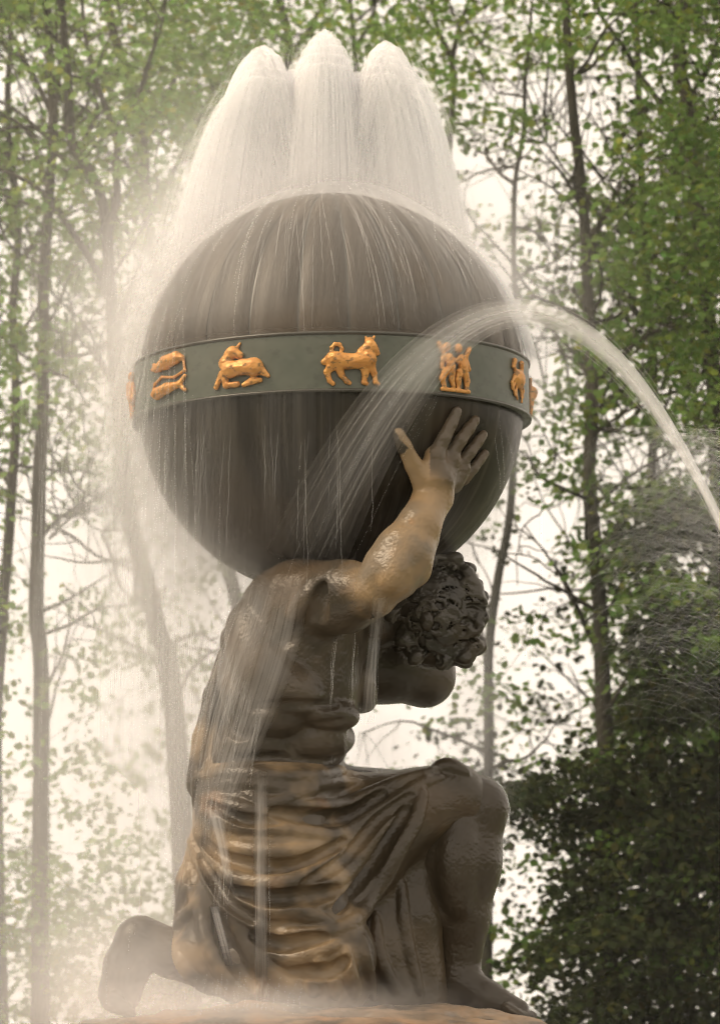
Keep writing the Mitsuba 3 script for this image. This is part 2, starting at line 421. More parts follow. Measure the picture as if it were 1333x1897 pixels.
# hand, palm on the globe
G = lambda x, y, r, l=0.72: (x, y, on_globe(x, y, R(r) * l), r)
chain(B, [G(800, 880, 26), G(806, 845, 20)], 0.03)
chain(B, [G(822, 885, 24), G(836, 850, 18)], 0.03)
chain(B, [G(838, 895, 20), G(856, 868, 16)], 0.03)
chain(B, [G(785, 890, 24, 1.0), G(766, 862, 16, 1.0), G(748, 826, 13.5, .9), G(738, 804, 11.5, .8)], 0.014)   # thumb
chain(B, [G(806, 845, 16), G(822, 812, 12.5, 1.05), G(836, 784, 11.5), G(846, 762, 9.5, .7)], 0.008)       # index
chain(B, [G(830, 848, 15), G(852, 816, 12, 1.05), G(868, 794, 11), G(880, 778, 9, .7)], 0.008)             # middle
chain(B, [G(848, 864, 13), G(870, 838, 11, 1.05), G(885, 818, 10), G(895, 805, 8.5, .7)], 0.008)           # ring
chain(B, [G(858, 888, 12), G(876, 868, 10, 1.05), G(890, 850, 9), G(898, 840, 8, .7)], 0.008)              # little finger
# far arm
chain(B, [(650, 1200, .30, 92), (700, 1228, .34, 74), (786, 1252, .45, 57)], 0.06)
chain(B, [(785, 1255, .45, 55), (792, 1180, .50, 52), (795, 1090, .56, 44), (800, 1010, .62, 36), (806, 960, .60, 30)], 0.04)
# neck and head
chain(B, [(640, 1140, .02, 84), (730, 1135, .0, 62)], 0.06)
B.ell(J(800, 1135, -.04), [R(82), R(78), R(78)], 0.04)
B.ell(J(800, 1180, -.04), [R(60), R(58), R(62)], 0.04)
B.ell(J(858, 1178, -.04), [R(16), R(15), R(14)], 0.03)                              # nose
B.bone(J(846, 1160, -.14), J(846, 1160, .06), R(16), R(16), 0.02)                   # brow
B.ell(J(790, 1150, -.24), [R(14), R(10), R(20)], 0.01)                              # ear
for dy in (-.12, .04): B.ell(J(860, 1176, dy), [R(9), R(10), R(9)], 0.015, cut=True)
# legs
chain(B, [(530, 1520, .20, 112), (880, 1497, .26, 60)], 0.05)
chain(B, [(880, 1498, .26, 58), (852, 1600, .27, 76), (848, 1700, .27, 58), (850, 1795, .27, 40)], 0.04)
chain(B, [(845, 1800, .28, 38), (835, 1838, .28, 40)], 0.04)
chain(B, [(850, 1815, .25, 36), (905, 1850, .20, 30), (960, 1872, .16, 20)], 0.03)
for i in range(5):
    chain(B, [(940, 1868, .26 - .05 * i, 11), (985 - 5 * i, 1884, .24 - .055 * i, 10)], 0.008)
chain(B, [(495, 1530, -.2, 112), (600, 1795, -.34, 76)], 0.05)
chain(B, [(600, 1800, -.34, 72), (450, 1790, -.26, 66), (320, 1770, -.2, 42)], 0.04)
chain(B, [(318, 1765, -.2, 42), (262, 1742, -.2, 44)], 0.04)
chain(B, [(255, 1745, -.2, 42), (236, 1790, -.19, 42), (222, 1840, -.18, 40)], 0.03)
for i in range(5):
    chain(B, [(212, 1850, -.28 + .05 * i, 14), (240, 1878, -.30 + .055 * i, 12)], 0.008)
fr = B.front()
ST = lambda pts, r, s=0.5, k=0.025, cut=False: stroke(B, fr, pts, r, s, k, cut)
ST([(612, 1062), (582, 1098), (545, 1140)], 22, 0.55)
ST([(470, 1075), (440, 1140), (428, 1190)], 24, 0.6, 0.05)
ST([(455, 1150), (500, 1250), (560, 1290)], 40, 0.8, 0.07)
ST([(430, 1270), (470, 1320), (540, 1330)], 26, 0.7, 0.05)
ST([(432, 1345), (480, 1342), (520, 1350)], 22, 0.6, 0.03)
ST([(425, 1375), (470, 1372), (515, 1380)], 22, 0.6, 0.03)
ST([(575, 1320), (620, 1322), (655, 1330)], 24, 0.6, 0.03)
ST([(570, 1372), (600, 1362), (640, 1372)], 34, 0.6, 0.03)
ST([(670, 1250), (672, 1300), (660, 1330)], 22, 0.4, 0.04)
ST([(640, 1390), (610, 1408), (560, 1402)], 12, 0.4, 0.02)
fr = B.front()
ST([(398, 1235), (404, 1310), (420, 1375)], 9, -0.1, 0.02, True)
ST([(602, 1090), (590, 1120), (570, 1160), (520, 1190)], 14, -0.2, 0.04, True)
ST([(440, 1405), (520, 1404), (600, 1412), (650, 1396)], 8, 0.0, 0.015, True)
ST([(470, 1312), (540, 1308), (620, 1306)], 9, 0.0, 0.02, True)
ST([(528, 1358), (540, 1385), (556, 1410)], 8, 0.0, 0.015, True)
ST([(405, 1325), (440, 1362), (470, 1360)], 8, 0.0, 0.015, True)
ST([(640, 1335), (610, 1345), (560, 1350)], 8, 0.0, 0.02, True)
ST([(752, 1010), (735, 1050), (722, 1080)], 16, 0.75, 0.05)
ST([(850, 1520), (840, 1600), (845, 1680)], 30, 0.7, 0.06)
ST([(815, 1540), (800, 1620), (815, 1700)], 26, 0.6, 0.05)
bm = B.mesh()
taubin(bm, iterations=3)
pv = bm.vertices
nz = meshkit.fbm(pv * 5.0, 4, 3); nz2 = meshkit.fbm(pv * 17.0, 3, 9)
def blendc(a, b, t): return a + (np.asarray(b) - a) * t[:, None]
sstep = lambda a, b, x: (lambda t: t * t * (3 - 2 * t))(np.clip((x - a) / (b - a), 0, 1))
col = np.tile([0.042, 0.034, 0.024], (len(pv), 1))
col = blendc(col, [0.085, 0.068, 0.05], sstep(.35, .7, nz))
col = blendc(col, [0.10, 0.068, 0.04], 0.45 * sstep(.58, .72, meshkit.fbm(pv * 3.0 + 7, 4, 1)))
# the paler, newer stone of the near forearm and hand, with rusty blotches
elb, wri = J(690, 1110, -.82), J(800, 920, -.75)
ax = (wri - elb) / np.linalg.norm(wri - elb)
s_ = (pv - elb) @ ax
ua = J(600, 1108, -.5) - elb; ua /= np.linalg.norm(ua)
bis = (ax - ua) / np.linalg.norm(ax - ua)
s_ = np.minimum(s_ + .06, (pv - elb) @ bis + .05) - .03
near = (pv[:, 1] < DS - 0.5) & (np.linalg.norm(np.cross(pv - elb, ax), axis=1) < R(90) + R(120) * (s_ > .5)) & (s_ > -0.12)
tip = sstep(.62, .80, (pv - elb) @ ax / np.linalg.norm(wri - elb) - .42 + .06 * (nz2 - .5))
dryt = near * sstep(-.10, .06, s_ + 0.10 * (nz2 - .5)) * (1 - 0.8 * tip * (pv[:, 0] > J(790, 800)[0]))
dry = blendc(np.tile([0.26, 0.18, 0.10], (len(pv), 1)), [0.17, 0.135, 0.095], sstep(.4, .65, nz))
dry = blendc(dry, [0.27, 0.15, 0.06], 0.5 * sstep(.60, .80, meshkit.fbm(pv * 13.0, 3, 22)))
col = col + (dry - col) * dryt[:, None]
# shade on the raised leg, painted into its vertex colour
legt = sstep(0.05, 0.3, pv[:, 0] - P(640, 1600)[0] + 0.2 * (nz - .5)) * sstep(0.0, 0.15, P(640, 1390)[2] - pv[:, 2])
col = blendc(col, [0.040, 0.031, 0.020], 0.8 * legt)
headt = np.linalg.norm(pv - J(806, 1140, -.04), axis=1) < R(104)
col[headt] = np.minimum(col[headt], [0.04, 0.033, 0.024])
lab('statue', 'kneeling stone man with bowed curly head and draped hips, carrying the globe on his back', 'statue')
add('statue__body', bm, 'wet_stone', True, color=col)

# drapery
C = Field(P(290, 1935, DS) + [0, -.75, 0], P(930, 1190, DS) + [0, .75, 0], 0.008)
chain(C, [(490, 1498, -.16, 126), (530, 1500, .17, 126)], K)
chain(C, [(492, 1530, -.2, 124), (520, 1640, -.27, 112), (590, 1785, -.36, 92)], K)
chain(C, [(540, 1535, .08, 112), (690, 1522, .14, 86), (835, 1484, .22, 72)], 0.06)
chain(C, [(560, 1600, -.16, 100), (660, 1570, -.02, 84), (770, 1500, .12, 62)], 0.08)
chain(C, [(620, 1660, -.18, 66), (690, 1590, -.02, 50), (765, 1510, .1, 40)], 0.05)
chain(C, [(450, 1690, -.24, 100), (600, 1770, -.34, 92)], 0.07)
chain(C, [(385, 1768, -.30, 62), (470, 1800, -.34, 66), (640, 1830, -.3, 44)], 0.05)
chain(C, [(495, 1450, -.15, 116), (530, 1450, .15, 112)], K)
chain(C, [(380, 1560, -.12, 30), (362, 1640, -.14, 34), (358, 1720, -.2, 38)], 0.05)
chain(C, [(700, 1640, .14, 56), (690, 1760, .1, 62), (715, 1850, .12, 70)], 0.06)
chain(C, [(760, 1560, .2, 50), (760, 1700, .18, 56), (770, 1850, .2, 60)], 0.06)
zc = (C.lo[2] + C.h * np.arange(C.n[2]))[None, None, :] - P(500, 1424)[2]
xc = (C.lo[0] + C.h * np.arange(C.n[0]))[:, None, None] - P(655, 1424)[0]
C.d = np.maximum(C.d, np.minimum(zc, -xc * 0.8).astype(np.float32))
chain(C, [(412, 1215, -.10, 10), (396, 1290, -.13, 18), (382, 1370, -.16, 24), (378, 1450, -.18, 34)], 0.03)
chain(C, [(418, 1225, .10, 12), (402, 1310, .06, 24), (388, 1400, .0, 36)], 0.03)
fr = C.front()
CS = lambda pts, r, s=0.35, k=0.018, cut=False: stroke(C, fr, pts, r * (1.25 if cut else 1.05), s + .32 if cut else s - .16, k, cut)
CS([(372, 1442), (430, 1436), (500, 1442), (570, 1440), (632, 1430)], 17, .3)
CS([(376, 1460), (440, 1452), (530, 1462), (600, 1452), (660, 1450)], 12, .3)
CS([(374, 1477), (433, 1497), (495, 1512), (560, 1508)], 17, .3)
CS([(460, 1475), (505, 1490), (540, 1476), (580, 1464)], 13, .3)
CS([(380, 1505), (430, 1526), (491, 1534), (550, 1542), (620, 1552), (679, 1520), (742, 1472)], 16, .3)
CS([(540, 1492), (628, 1496), (679, 1478), (740, 1452), (806, 1430)], 15, .35)
CS([(359, 1560), (394, 1622), (433, 1680), (484, 1716)], 19, .25)
CS([(368, 1540), (413, 1610), (445, 1634), (511, 1640), (570, 1626), (620, 1590), (690, 1530), (764, 1462)], 18, .25)
CS([(470, 1668), (503, 1686), (550, 1688), (608, 1712)], 16, .3)
CS([(540, 1664), (590, 1646), (636, 1620), (682, 1560), (742, 1492)], 16, .3)
CS([(430, 1570), (490, 1580), (560, 1574), (620, 1562)], 13, .4)
CS([(650, 1585), (690, 1544), (738, 1488), (790, 1446)], 15, .3)
CS([(684, 1672), (716, 1614), (738, 1567), (764, 1524), (782, 1470)], 17, .1)
CS([(640, 1720), (670, 1690), (690, 1655)], 14, .2)
CS([(436, 1700), (452, 1730), (486, 1786), (552, 1832)], 18, .25)
CS([(372, 1690), (384, 1740), (412, 1800), (440, 1836)], 15, .3)
CS([(328, 1722), (352, 1696), (372, 1672)], 13, .4)
CS([(330, 1730), (338, 1780), (376, 1822), (420, 1838)], 14, .4)
CS([(500, 1762), (540, 1778), (575, 1768), (625, 1750)], 14, .3)
CS([(590, 1780), (584, 1810), (580, 1840)], 15, .3)
CS([(520, 1730), (570, 1732), (620, 1724), (660, 1700)], 12, .4)
CS([(640, 1760), (646, 1800), (660, 1845)], 12, .3)
CS([(694, 1700), (700, 1770), (732, 1836)], 12, .3)
CS([(672, 1740), (678, 1790), (690, 1850)], 11, .3)
CS([(742, 1640), (750, 1740), (775, 1840)], 12, .4)
CS([(800, 1428), (830, 1420), (862, 1432)], 13, .2)
CS([(400, 1450), (450, 1446), (520, 1452)], 6, .2)
CS([(452, 1556), (520, 1560), (588, 1548), (640, 1520)], 8, .2)
CS([(468, 1608), (530, 1612), (590, 1598)], 8, .2)
CS([(580, 1690), (640, 1640), (690, 1570)], 8, .2)
CS([(660, 1500), (710, 1476), (770, 1440)], 8, .2)
CS([(720, 1500), (766, 1462), (820, 1440)], 8, .2)
CS([(460, 1760), (500, 1800), (540, 1842)], 8, .2)
CS([(610, 1790), (618, 1820), (622, 1850)], 9, .2)
CS([(350, 1640), (372, 1700), (400, 1770)], 8, .2)
CS([(345, 1620), (338, 1670), (330, 1712)], 9, .2)
fr = C.front()
CS([(398, 1270), (384, 1340), (368, 1420), (362, 1490)], 8, .3)
CS([(412, 1300), (398, 1370), (392, 1440)], 7, .3)
CS([(392, 1490), (450, 1518), (520, 1522)], 8, -.1, .015, True)
CS([(505, 1505), (580, 1515), (650, 1510), (710, 1470)], 11, -.1, .02, True)
CS([(380, 1560), (420, 1590), (500, 1608), (560, 1600), (640, 1560)], 10, -.1, .02, True)
CS([(372, 1590), (420, 1665), (470, 1705)], 9, -.1, .02, True)
CS([(430, 1650), (500, 1664), (570, 1660), (630, 1650)], 12, -.1, .02, True)
CS([(560, 1640), (640, 1590), (700, 1520), (760, 1474)], 8, -.1, .02, True)
CS([(620, 1690), (660, 1640), (700, 1580), (752, 1500)], 12, -.1, .02, True)
CS([(400, 1690), (425, 1760), (470, 1830)], 12, -.1, .02, True)
CS([(470, 1735), (520, 1750), (600, 1738)], 11, -.1, .02, True)
CS([(540, 1800), (610, 1800), (640, 1780)], 10, -.1, .02, True)
cm = C.mesh()
taubin(cm, iterations=2)
pv = cm.vertices
nz = meshkit.fbm(pv * 4.0, 4, 5)
col = np.tile([0.05, 0.039, 0.026], (len(pv), 1))
col = blendc(col, [0.225, 0.162, 0.096], sstep(.40, .66, nz))
col = blendc(col, [0.23, 0.13, 0.065], 0.55 * sstep(.55, .7, meshkit.fbm(pv * 2.6 + 3, 4, 2)))
col = blendc(col, [0.046, 0.036, 0.023], 0.85 * sstep(0.0, 0.16, pv[:, 0] - P(640, 1600)[0] + 0.25 * (nz - .5)))      # shaded right side of the cloth, put into its colour
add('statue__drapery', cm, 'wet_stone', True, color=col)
lab('statue__drapery', 'cloth with deep swags of folds round the hips and thighs')

# hair: many curls
rng = np.random.default_rng(5)
HF = Field(J(660, 1270, -.45), J(925, 1010, .40), 0.008)
outline = [(745, 1048), (800, 1034), (838, 1040), (862, 1060), (876, 1088), (886, 1112), (888, 1140), (876, 1168), (880, 1196), (858, 1220), (820, 1222), (775, 1215), (745, 1190), (730, 1140), (730, 1090)]
HF.ell(J(806, 1130, -.04), [R(78), R(82), R(92)], 0.03)
HF.ell(J(820, 1185, -.04), [R(56), R(62), R(44)], 0.03)
for px, py in outline:
    for dy in (-.16, -.04, .09):
        HF.ell(J(px + rng.uniform(-5, 5), py + rng.uniform(-5, 5), dy), [R(19), R(16), R(14)], 0.035, rng.uniform(-60, 60))
frh = HF.front()
for i in range(120):
    a, rr = rng.uniform(0, 2 * math.pi), math.sqrt(rng.uniform(0, 1))
    px, py = 808 + 76 * rr * math.cos(a), 1128 + 92 * rr * math.sin(a)
    th = rng.uniform(0, 6.28)
    pts = [(px + 17 * (1 - .12 * q) * math.cos(th + q * 1.1), py + 15 * (1 - .12 * q) * math.sin(th + q * 1.1)) for q in range(6)]
    stroke(HF, frh, pts, 6.5, 0.1, 0.006)
for i in range(40):
    a, rr = rng.uniform(0, 2 * math.pi), math.sqrt(rng.uniform(0, 1))
    px, py = 808 + 80 * rr * math.cos(a), 1128 + 95 * rr * math.sin(a)
    th = rng.uniform(0, 6.28)
    stroke(HF, frh, [(px + 13 * math.cos(th + q * .9) + 5 * q, py + 12 * math.sin(th + q * .9)) for q in range(5)], 4.5, -0.2, 0.004, True)
hm = HF.mesh()
taubin(hm, iterations=2)
add('statue__hair', hm, 'hair_stone', True)
lab('statue__hair', 'thick dark curls of the bowed head')

# plinth: a rocky mound on a drum
def mound():
    nr, na = 70, 140
    prof = np.array([[0.0, 1905], [60, 1890]])
    top = P(600, 1866)[2]
    v = []
    cx, cy = P(590, 1880)[0], DS + 0.0
    for i in range(nr):
        t = i / (nr - 1)
        r = 1.75 * min(t / 0.62, 1) + 0.35 * max(t - .62, 0)
        for j in range(na):
            a = 2 * math.pi * j / na
            z = top - 0.10 * (r / 1.2)**3 - 4.2 * max(t - .62, 0)
            v.append([cx + r * math.cos(a) * 0.92, cy + r * math.sin(a) * 0.86, z])
    v = np.array(v)
    n = meshkit.fbm(v * 2.2, 4, 11) - .5
    n2 = meshkit.fbm(v * 8, 3, 12) - .5
    out = v - [cx, cy, 0]; out[:, 2] = 0
    out /= np.linalg.norm(out, axis=1, keepdims=True) + 1e-6
    v += out * (0.16 * n + .05 * n2)[:, None] * np.clip(np.linalg.norm(v[:, :2] - [cx, cy], axis=1), 0, 1)[:, None]
    v[:, 2] += 0.10 * n + 0.05 * n2
    q = (np.arange(nr - 1)[:, None] * na + np.arange(na)[None]).ravel()
    j = np.tile(np.arange(na), nr - 1)
    nx = q - j + (j + 1) % na
    f = np.stack([q, q + na, nx + na, nx], 1)
    return trimesh.Trimesh(v, np.vstack([f[:, [0, 1, 2]], f[:, [0, 2, 3]]]), process=False)


add('rock_plinth', mound(), 'plinth_stone', 40)
lab('rock_plinth', 'rough wet brown rock mound under the kneeling statue', 'plinth')
# ------------------------------------------------------------------ trees
mod('bark', **principled(lambda p, n, uv: mix((0.032, 0.030, 0.024), (0.085, 0.08, 0.062), mikit.fbm(p.x * 9, p.y * 9, p.z * 2.2, 4)), 0.9, 0.2,
                         lambda p, n, uv: mikit.fbm(p.x * 14, p.y * 14, p.z * 3, 3), 0.02))
scene['leaf'] = {'type': 'principledthin', 'base_color': {'type': 'mesh_attribute', 'name': 'vertex_color'}, 'roughness': 0.55, 'diff_trans': 1.05, 'spec_trans': 0.0, 'eta': 1.4}
TR = np.random.default_rng(21)


def tube(pts, rad, sides=7):
    p = np.asarray(pts, float)
    t = np.gradient(p, axis=0)
    t /= np.linalg.norm(t, axis=1, keepdims=True) + 1e-9
    a = np.cross(t, [0.31, 0.95, 0.05]); a /= np.linalg.norm(a, axis=1, keepdims=True) + 1e-9
    b = np.cross(t, a)
    an = np.arange(sides) * 2 * math.pi / sides
    v = p[:, None] + np.asarray(rad)[:, None, None] * (np.cos(an)[None, :, None] * a[:, None] + np.sin(an)[None, :, None] * b[:, None])
    i, j = np.meshgrid(np.arange(len(p) - 1), np.arange(sides), indexing='ij')
    q = np.stack([i * sides + j, i * sides + (j + 1) % sides, (i + 1) * sides + (j + 1) % sides, (i + 1) * sides + j], -1).reshape(-1, 4)
    return v.reshape(-1, 3), np.vstack([q[:, [0, 1, 2]], q[:, [0, 2, 3]]])


def joined(parts):
    vs, fs, n = [], [], 0
    for v, f in parts:
        vs.append(v); fs.append(f + n); n += len(v)
    return trimesh.Trimesh(np.vstack(vs), np.vstack(fs), process=False)


def path(pts, Y, wander=0.0):
    """A line of the photo's pixels as a smooth line of points at the distance Y, which drifts a little in depth."""
    ln = smoothline(pts, 22.0)
    ph = TR.uniform(0, 6.28)
    return np.array([P(x, y, Y + wander * math.sin(ph + i * 0.22)) for i, (x, y) in enumerate(ln)])


TREES = {}
def grow(name, label, Y, trunk, r0, r1, limbs, tint, nb=26):
    """A tree: its trunk and limbs follow lines of pixels at the distance Y; finer branches grow from them."""
    key = numbered(name)
    lab(key, label, 'tree', 'woodland trees behind the fountain')
    tp = path(trunk, Y, 0.15)
    foot = tp[0].copy(); foot[2] = -0.3
    tp = np.vstack([foot[None], tp])
    tr = np.linspace(r0, r1, len(tp)) * Y / FPX
    tr *= 1 + 0.12 * (meshkit.noise(tp * 1.7) - .5)
    add(key + '__trunk', joined([tube(tp, tr, 10)]), 'bark', True)
    lines = [(tp, tr)]
    for L in limbs:
        lp = path(L[2:], Y, TR.uniform(.2, .6))
        lr = np.linspace(L[0], L[1], len(lp)) * Y / FPX
        add(key + '__limb', joined([tube(lp, lr, 7)]), 'bark', True)
        lines.append((lp, lr))
    nodes, fine = [], []
    for lp, lr in lines:
        nodes.append(lp[lp[:, 2] > 1.0])
    for _ in range(nb):
        lp, lr = lines[TR.integers(len(lines))] if TR.random() < .8 else lines[0]
        i = int(TR.integers(max(1, len(lp) // 4), len(lp)))
        if lp[i, 2] < 2.0: continue
        a = TR.uniform(0, 2 * math.pi)
        d = np.array([math.cos(a), math.sin(a), TR.uniform(.1, 1.1)]); d /= np.linalg.norm(d)
        n = int(TR.integers(8, 17)); st = TR.uniform(.10, .17)
        q, cur = [lp[i]], lp[i]
        for _k in range(n):
            d = d + TR.normal(0, .16, 3) + [0, 0, .03]; d /= np.linalg.norm(d)
            cur = cur + d * st; q.append(cur)
        q = np.array(q)
        rr = np.linspace(min(lr[i] * .6, .022), .005, len(q))
        fine.append(tube(q, rr, 4)); nodes.append(q)
        for _k in range(2):
            j = int(TR.integers(2, len(q)))
            d2 = d + TR.normal(0, .6, 3); d2 /= np.linalg.norm(d2)
            q2 = [q[j]]
            for _m in range(7):
                d2 = d2 + TR.normal(0, .18, 3); d2 /= np.linalg.norm(d2)
                q2.append(q2[-1] + d2 * .11)
            q2 = np.array(q2)
            fine.append(tube(q2, np.linspace(.009, .003, len(q2)), 3)); nodes.append(q2)
    TREES[key] = {'nodes': np.vstack(nodes), 'fine': fine, 'leaves': [], 'tint': tint, 'Y': Y}


LIGHT, MID, DEEP, DARK = (0.25, 0.37, 0.115), (0.215, 0.32, 0.095), (0.165, 0.255, 0.075), (0.048, 0.062, 0.027)
grow('woodland_tree', 'leaning tree with fanned limbs left of the globe', 36.0,
     [(352, 1900), (335, 1500), (314, 1238), (294, 1174), (270, 1073), (243, 971), (230, 870), (216, 700), (209, 590), (201, 500), (199, 439), (189, 371), (169, 321), (142, 280), (128, 236), (126, 150), (118, 60), (110, -80)], 25, 7,
     [(9, 3, (199, 439), (216, 371), (214, 304), (217, 270), (203, 219), (182, 162), (160, 80), (150, -20)),
      (9, 3, (205, 545), (192, 520), (145, 446), (111, 395), (74, 351), (27, 324), (-40, 300)),
      (6, 2, (217, 272), (250, 200), (270, 130), (300, 40), (310, -40)), (5, 2, (169, 321), (120, 300), (80, 250), (45, 215), (-10, 180)),
      (5, 2, (142, 280), (180, 215), (205, 200)), (5, 2, (232, 900), (190, 915), (130, 960), (90, 1000)), (4, 2, (245, 980), (190, 985), (200, 1010), (225, 1090), (250, 1110)),
      (5, 2, (209, 620), (180, 650), (130, 660), (100, 655)), (4, 2, (213, 660), (250, 700), (270, 640)), (5, 2, (212, 600), (240, 540), (262, 470), (280, 420))], LIGHT, 60)
grow('woodland_tree', 'straight slim tree with upright limbs near the left edge', 38.5,
     [(75, 1900), (75, 1587), (76, 1240), (67, 1140), (71, 971), (73, 870), (79, 769), (81, 600), (80, 520), (88, 405), (92, 354), (96, 280), (98, 203), (91, 84), (86, -60)], 19, 8,
     [(7, 3, (92, 354), (71, 300), (60, 255), (30, 225), (-30, 190)), (6, 2, (98, 215), (71, 159), (40, 101), (10, 34), (-10, -20)), (6, 2, (88, 405), (120, 340), (140, 300), (180, 250)),
      (5, 2, (80, 620), (120, 655), (150, 640), (185, 650)), (5, 2, (79, 690), (130, 700), (160, 750)), (5, 2, (72, 1000), (110, 960), (160, 930)), (5, 2, (97, 240), (110, 140), (104, 40), (108, -40))], MID, 50)
grow('woodland_tree', 'slim dark tree on the far left edge of the wood', 41.0,
     [(2, 1900), (-8, 1400), (4, 1150), (16, 1000), (22, 904), (30, 769), (26, 640), (24, 560), (30, 500), (34, 400), (20, 300), (14, 180), (20, 60), (10, -60)], 15, 5,
     [(5, 2, (30, 500), (60, 450), (80, 420)), (5, 2, (34, 400), (0, 350), (-50, 320)), (5, 2, (26, 640), (50, 600), (75, 560)), (5, 2, (22, 904), (-20, 850), (-60, 830))], MID, 44)
grow('woodland_tree', 'tree whose dark crown rises behind the left shoulder of the spray', 43.0,
     [(560, 1900), (480, 1300), (380, 900), (300, 560), (277, 432), (268, 330), (266, 262), (250, 190), (226, 110), (205, 40), (190, -60)], 17, 9,
     [(7, 3, (266, 262), (300, 200), (330, 120), (345, 20), (350, -50)), (6, 3, (277, 400), (310, 340), (340, 280), (380, 200), (420, 120)), (5, 2, (268, 330), (230, 300), (200, 290)), (5, 2, (250, 190), (280, 120), (290, 50))], MID, 50)
grow('woodland_tree', 'tree showing above the middle of the spray', 45.0,
     [(470, 1900), (500, 1200), (522, 500), (534, 110), (530, 50), (513, -20), (505, -90)], 15, 8,
     [(6, 3, (534, 110), (580, 40), (620, -30)), (6, 3, (532, 80), (480, 20), (450, -40)), (8, 4, (560, 500), (652, 200), (656, 90), (648, 0), (650, -70)), (5, 2, (656, 90), (690, 30), (700, -40))], LIGHT, 36)
grow('woodland_tree', 'tree with a forked top right of the spray', 46.0,
     [(560, 1900), (600, 1350), (700, 900), (800, 500), (838, 200), (836, 112), (812, 60), (800, 0), (795, -70)], 14, 5,
     [(6, 3, (836, 112), (850, 50), (868, 0), (880, -60)), (4, 2, (820, 75), (790, 40), (770, -10)), (4, 2, (852, 45), (900, 10), (930, -40))], LIGHT, 24)
grow('woodland_tree', 'thin bent sapling close to the right side of the globe', 39.5,
     [(900, 1900), (902, 1500), (905, 1396), (905, 1211), (921, 1080), (945, 948), (953, 760), (955, 600), (951, 476), (953, 340), (962, 289), (970, 231), (972, 153), (978, 95), (985, 0)], 13, 3,
     [(4, 2, (953, 340), (924, 320), (900, 286), (880, 280)), (3, 2, (972, 180), (950, 175), (920, 172)), (4, 2, (966, 260), (990, 262), (1012, 258), (1008, 200), (1015, 120), (1010, 60)),
      (4, 2, (972, 210), (995, 250), (1020, 200)), (3, 2, (953, 420), (990, 430), (1030, 480)), (3, 2, (955, 590), (990, 640), (1010, 720))], MID, 30)
grow('woodland_tree', 'stout straight tree right of the statue with low side limbs', 37.0,
     [(1128, 1900), (1124, 1500), (1121, 1396), (1116, 1290), (1111, 1132), (1100, 1000), (1090, 895), (1095, 790), (1096, 700), (1090, 600), (1085, 450), (1075, 330), (1060, 200), (1050, 60), (1045, -60)], 20, 8,
     [(6, 2, (1114, 1215), (1090, 1175), (1063, 1111), (1042, 1069), (1020, 1040)), (5, 2, (1094, 930), (1069, 916), (1011, 890), (990, 869), (975, 840)), (6, 2, (1104, 1040), (1160, 960), (1200, 900), (1250, 850)),
      (6, 2, (1096, 720), (1150, 660), (1200, 620), (1260, 600)), (5, 2, (1096, 700), (1050, 640), (1010, 600)), (6, 2, (1085, 450), (1130, 380), (1170, 300)), (5, 2, (1080, 390), (1040, 320), (1010, 290)),
      (5, 2, (1118, 1330), (1170, 1240), (1220, 1180)), (5, 2, (1095, 790), (1140, 800), (1180, 770))], DEEP, 64)
grow('woodland_tree', 'big dark leafy tree in the upper right corner', 40.0,
     [(1345, 1900), (1338, 1300), (1325, 800), (1308, 544), (1285, 306), (1274, 187), (1257, 119), (1261, 0), (1255, -80)], 20, 12,
     [(8, 4, (1290, 340), (1217, 184), (1186, 143), (1152, 82), (1118, 37), (1090, -20)), (6, 3, (1274, 187), (1310, 120), (1340, 40)), (6, 3, (1308, 544), (1250, 480), (1200, 430), (1150, 420)),
      (6, 3, (1315, 640), (1260, 620), (1215, 560)), (7, 3, (1325, 800), (1260, 760), (1200, 770)), (6, 3, (1330, 950), (1270, 930), (1220, 900)), (6, 3, (1338, 1300), (1280, 1180), (1220, 1120))], DEEP, 70)
grow('woodland_tree', 'shady tree with low dark foliage behind the raised knee', 44.0,
     [(1230, 1900), (1226, 1600), (1216, 1300), (1205, 1000), (1210, 700), (1190, 400), (1180, 100), (1176, -50)], 13, 6,
     [(5, 2, (1224, 1560), (1160, 1480), (1100, 1460)), (5, 2, (1226, 1640), (1280, 1560), (1330, 1520)), (5, 2, (1228, 1700), (1150, 1650), (1080, 1660)), (5, 2, (1216, 1300), (1270, 1240), (1320, 1220)), (5, 2, (1229, 1760), (1290, 1700), (1350, 1690))], DARK, 60)

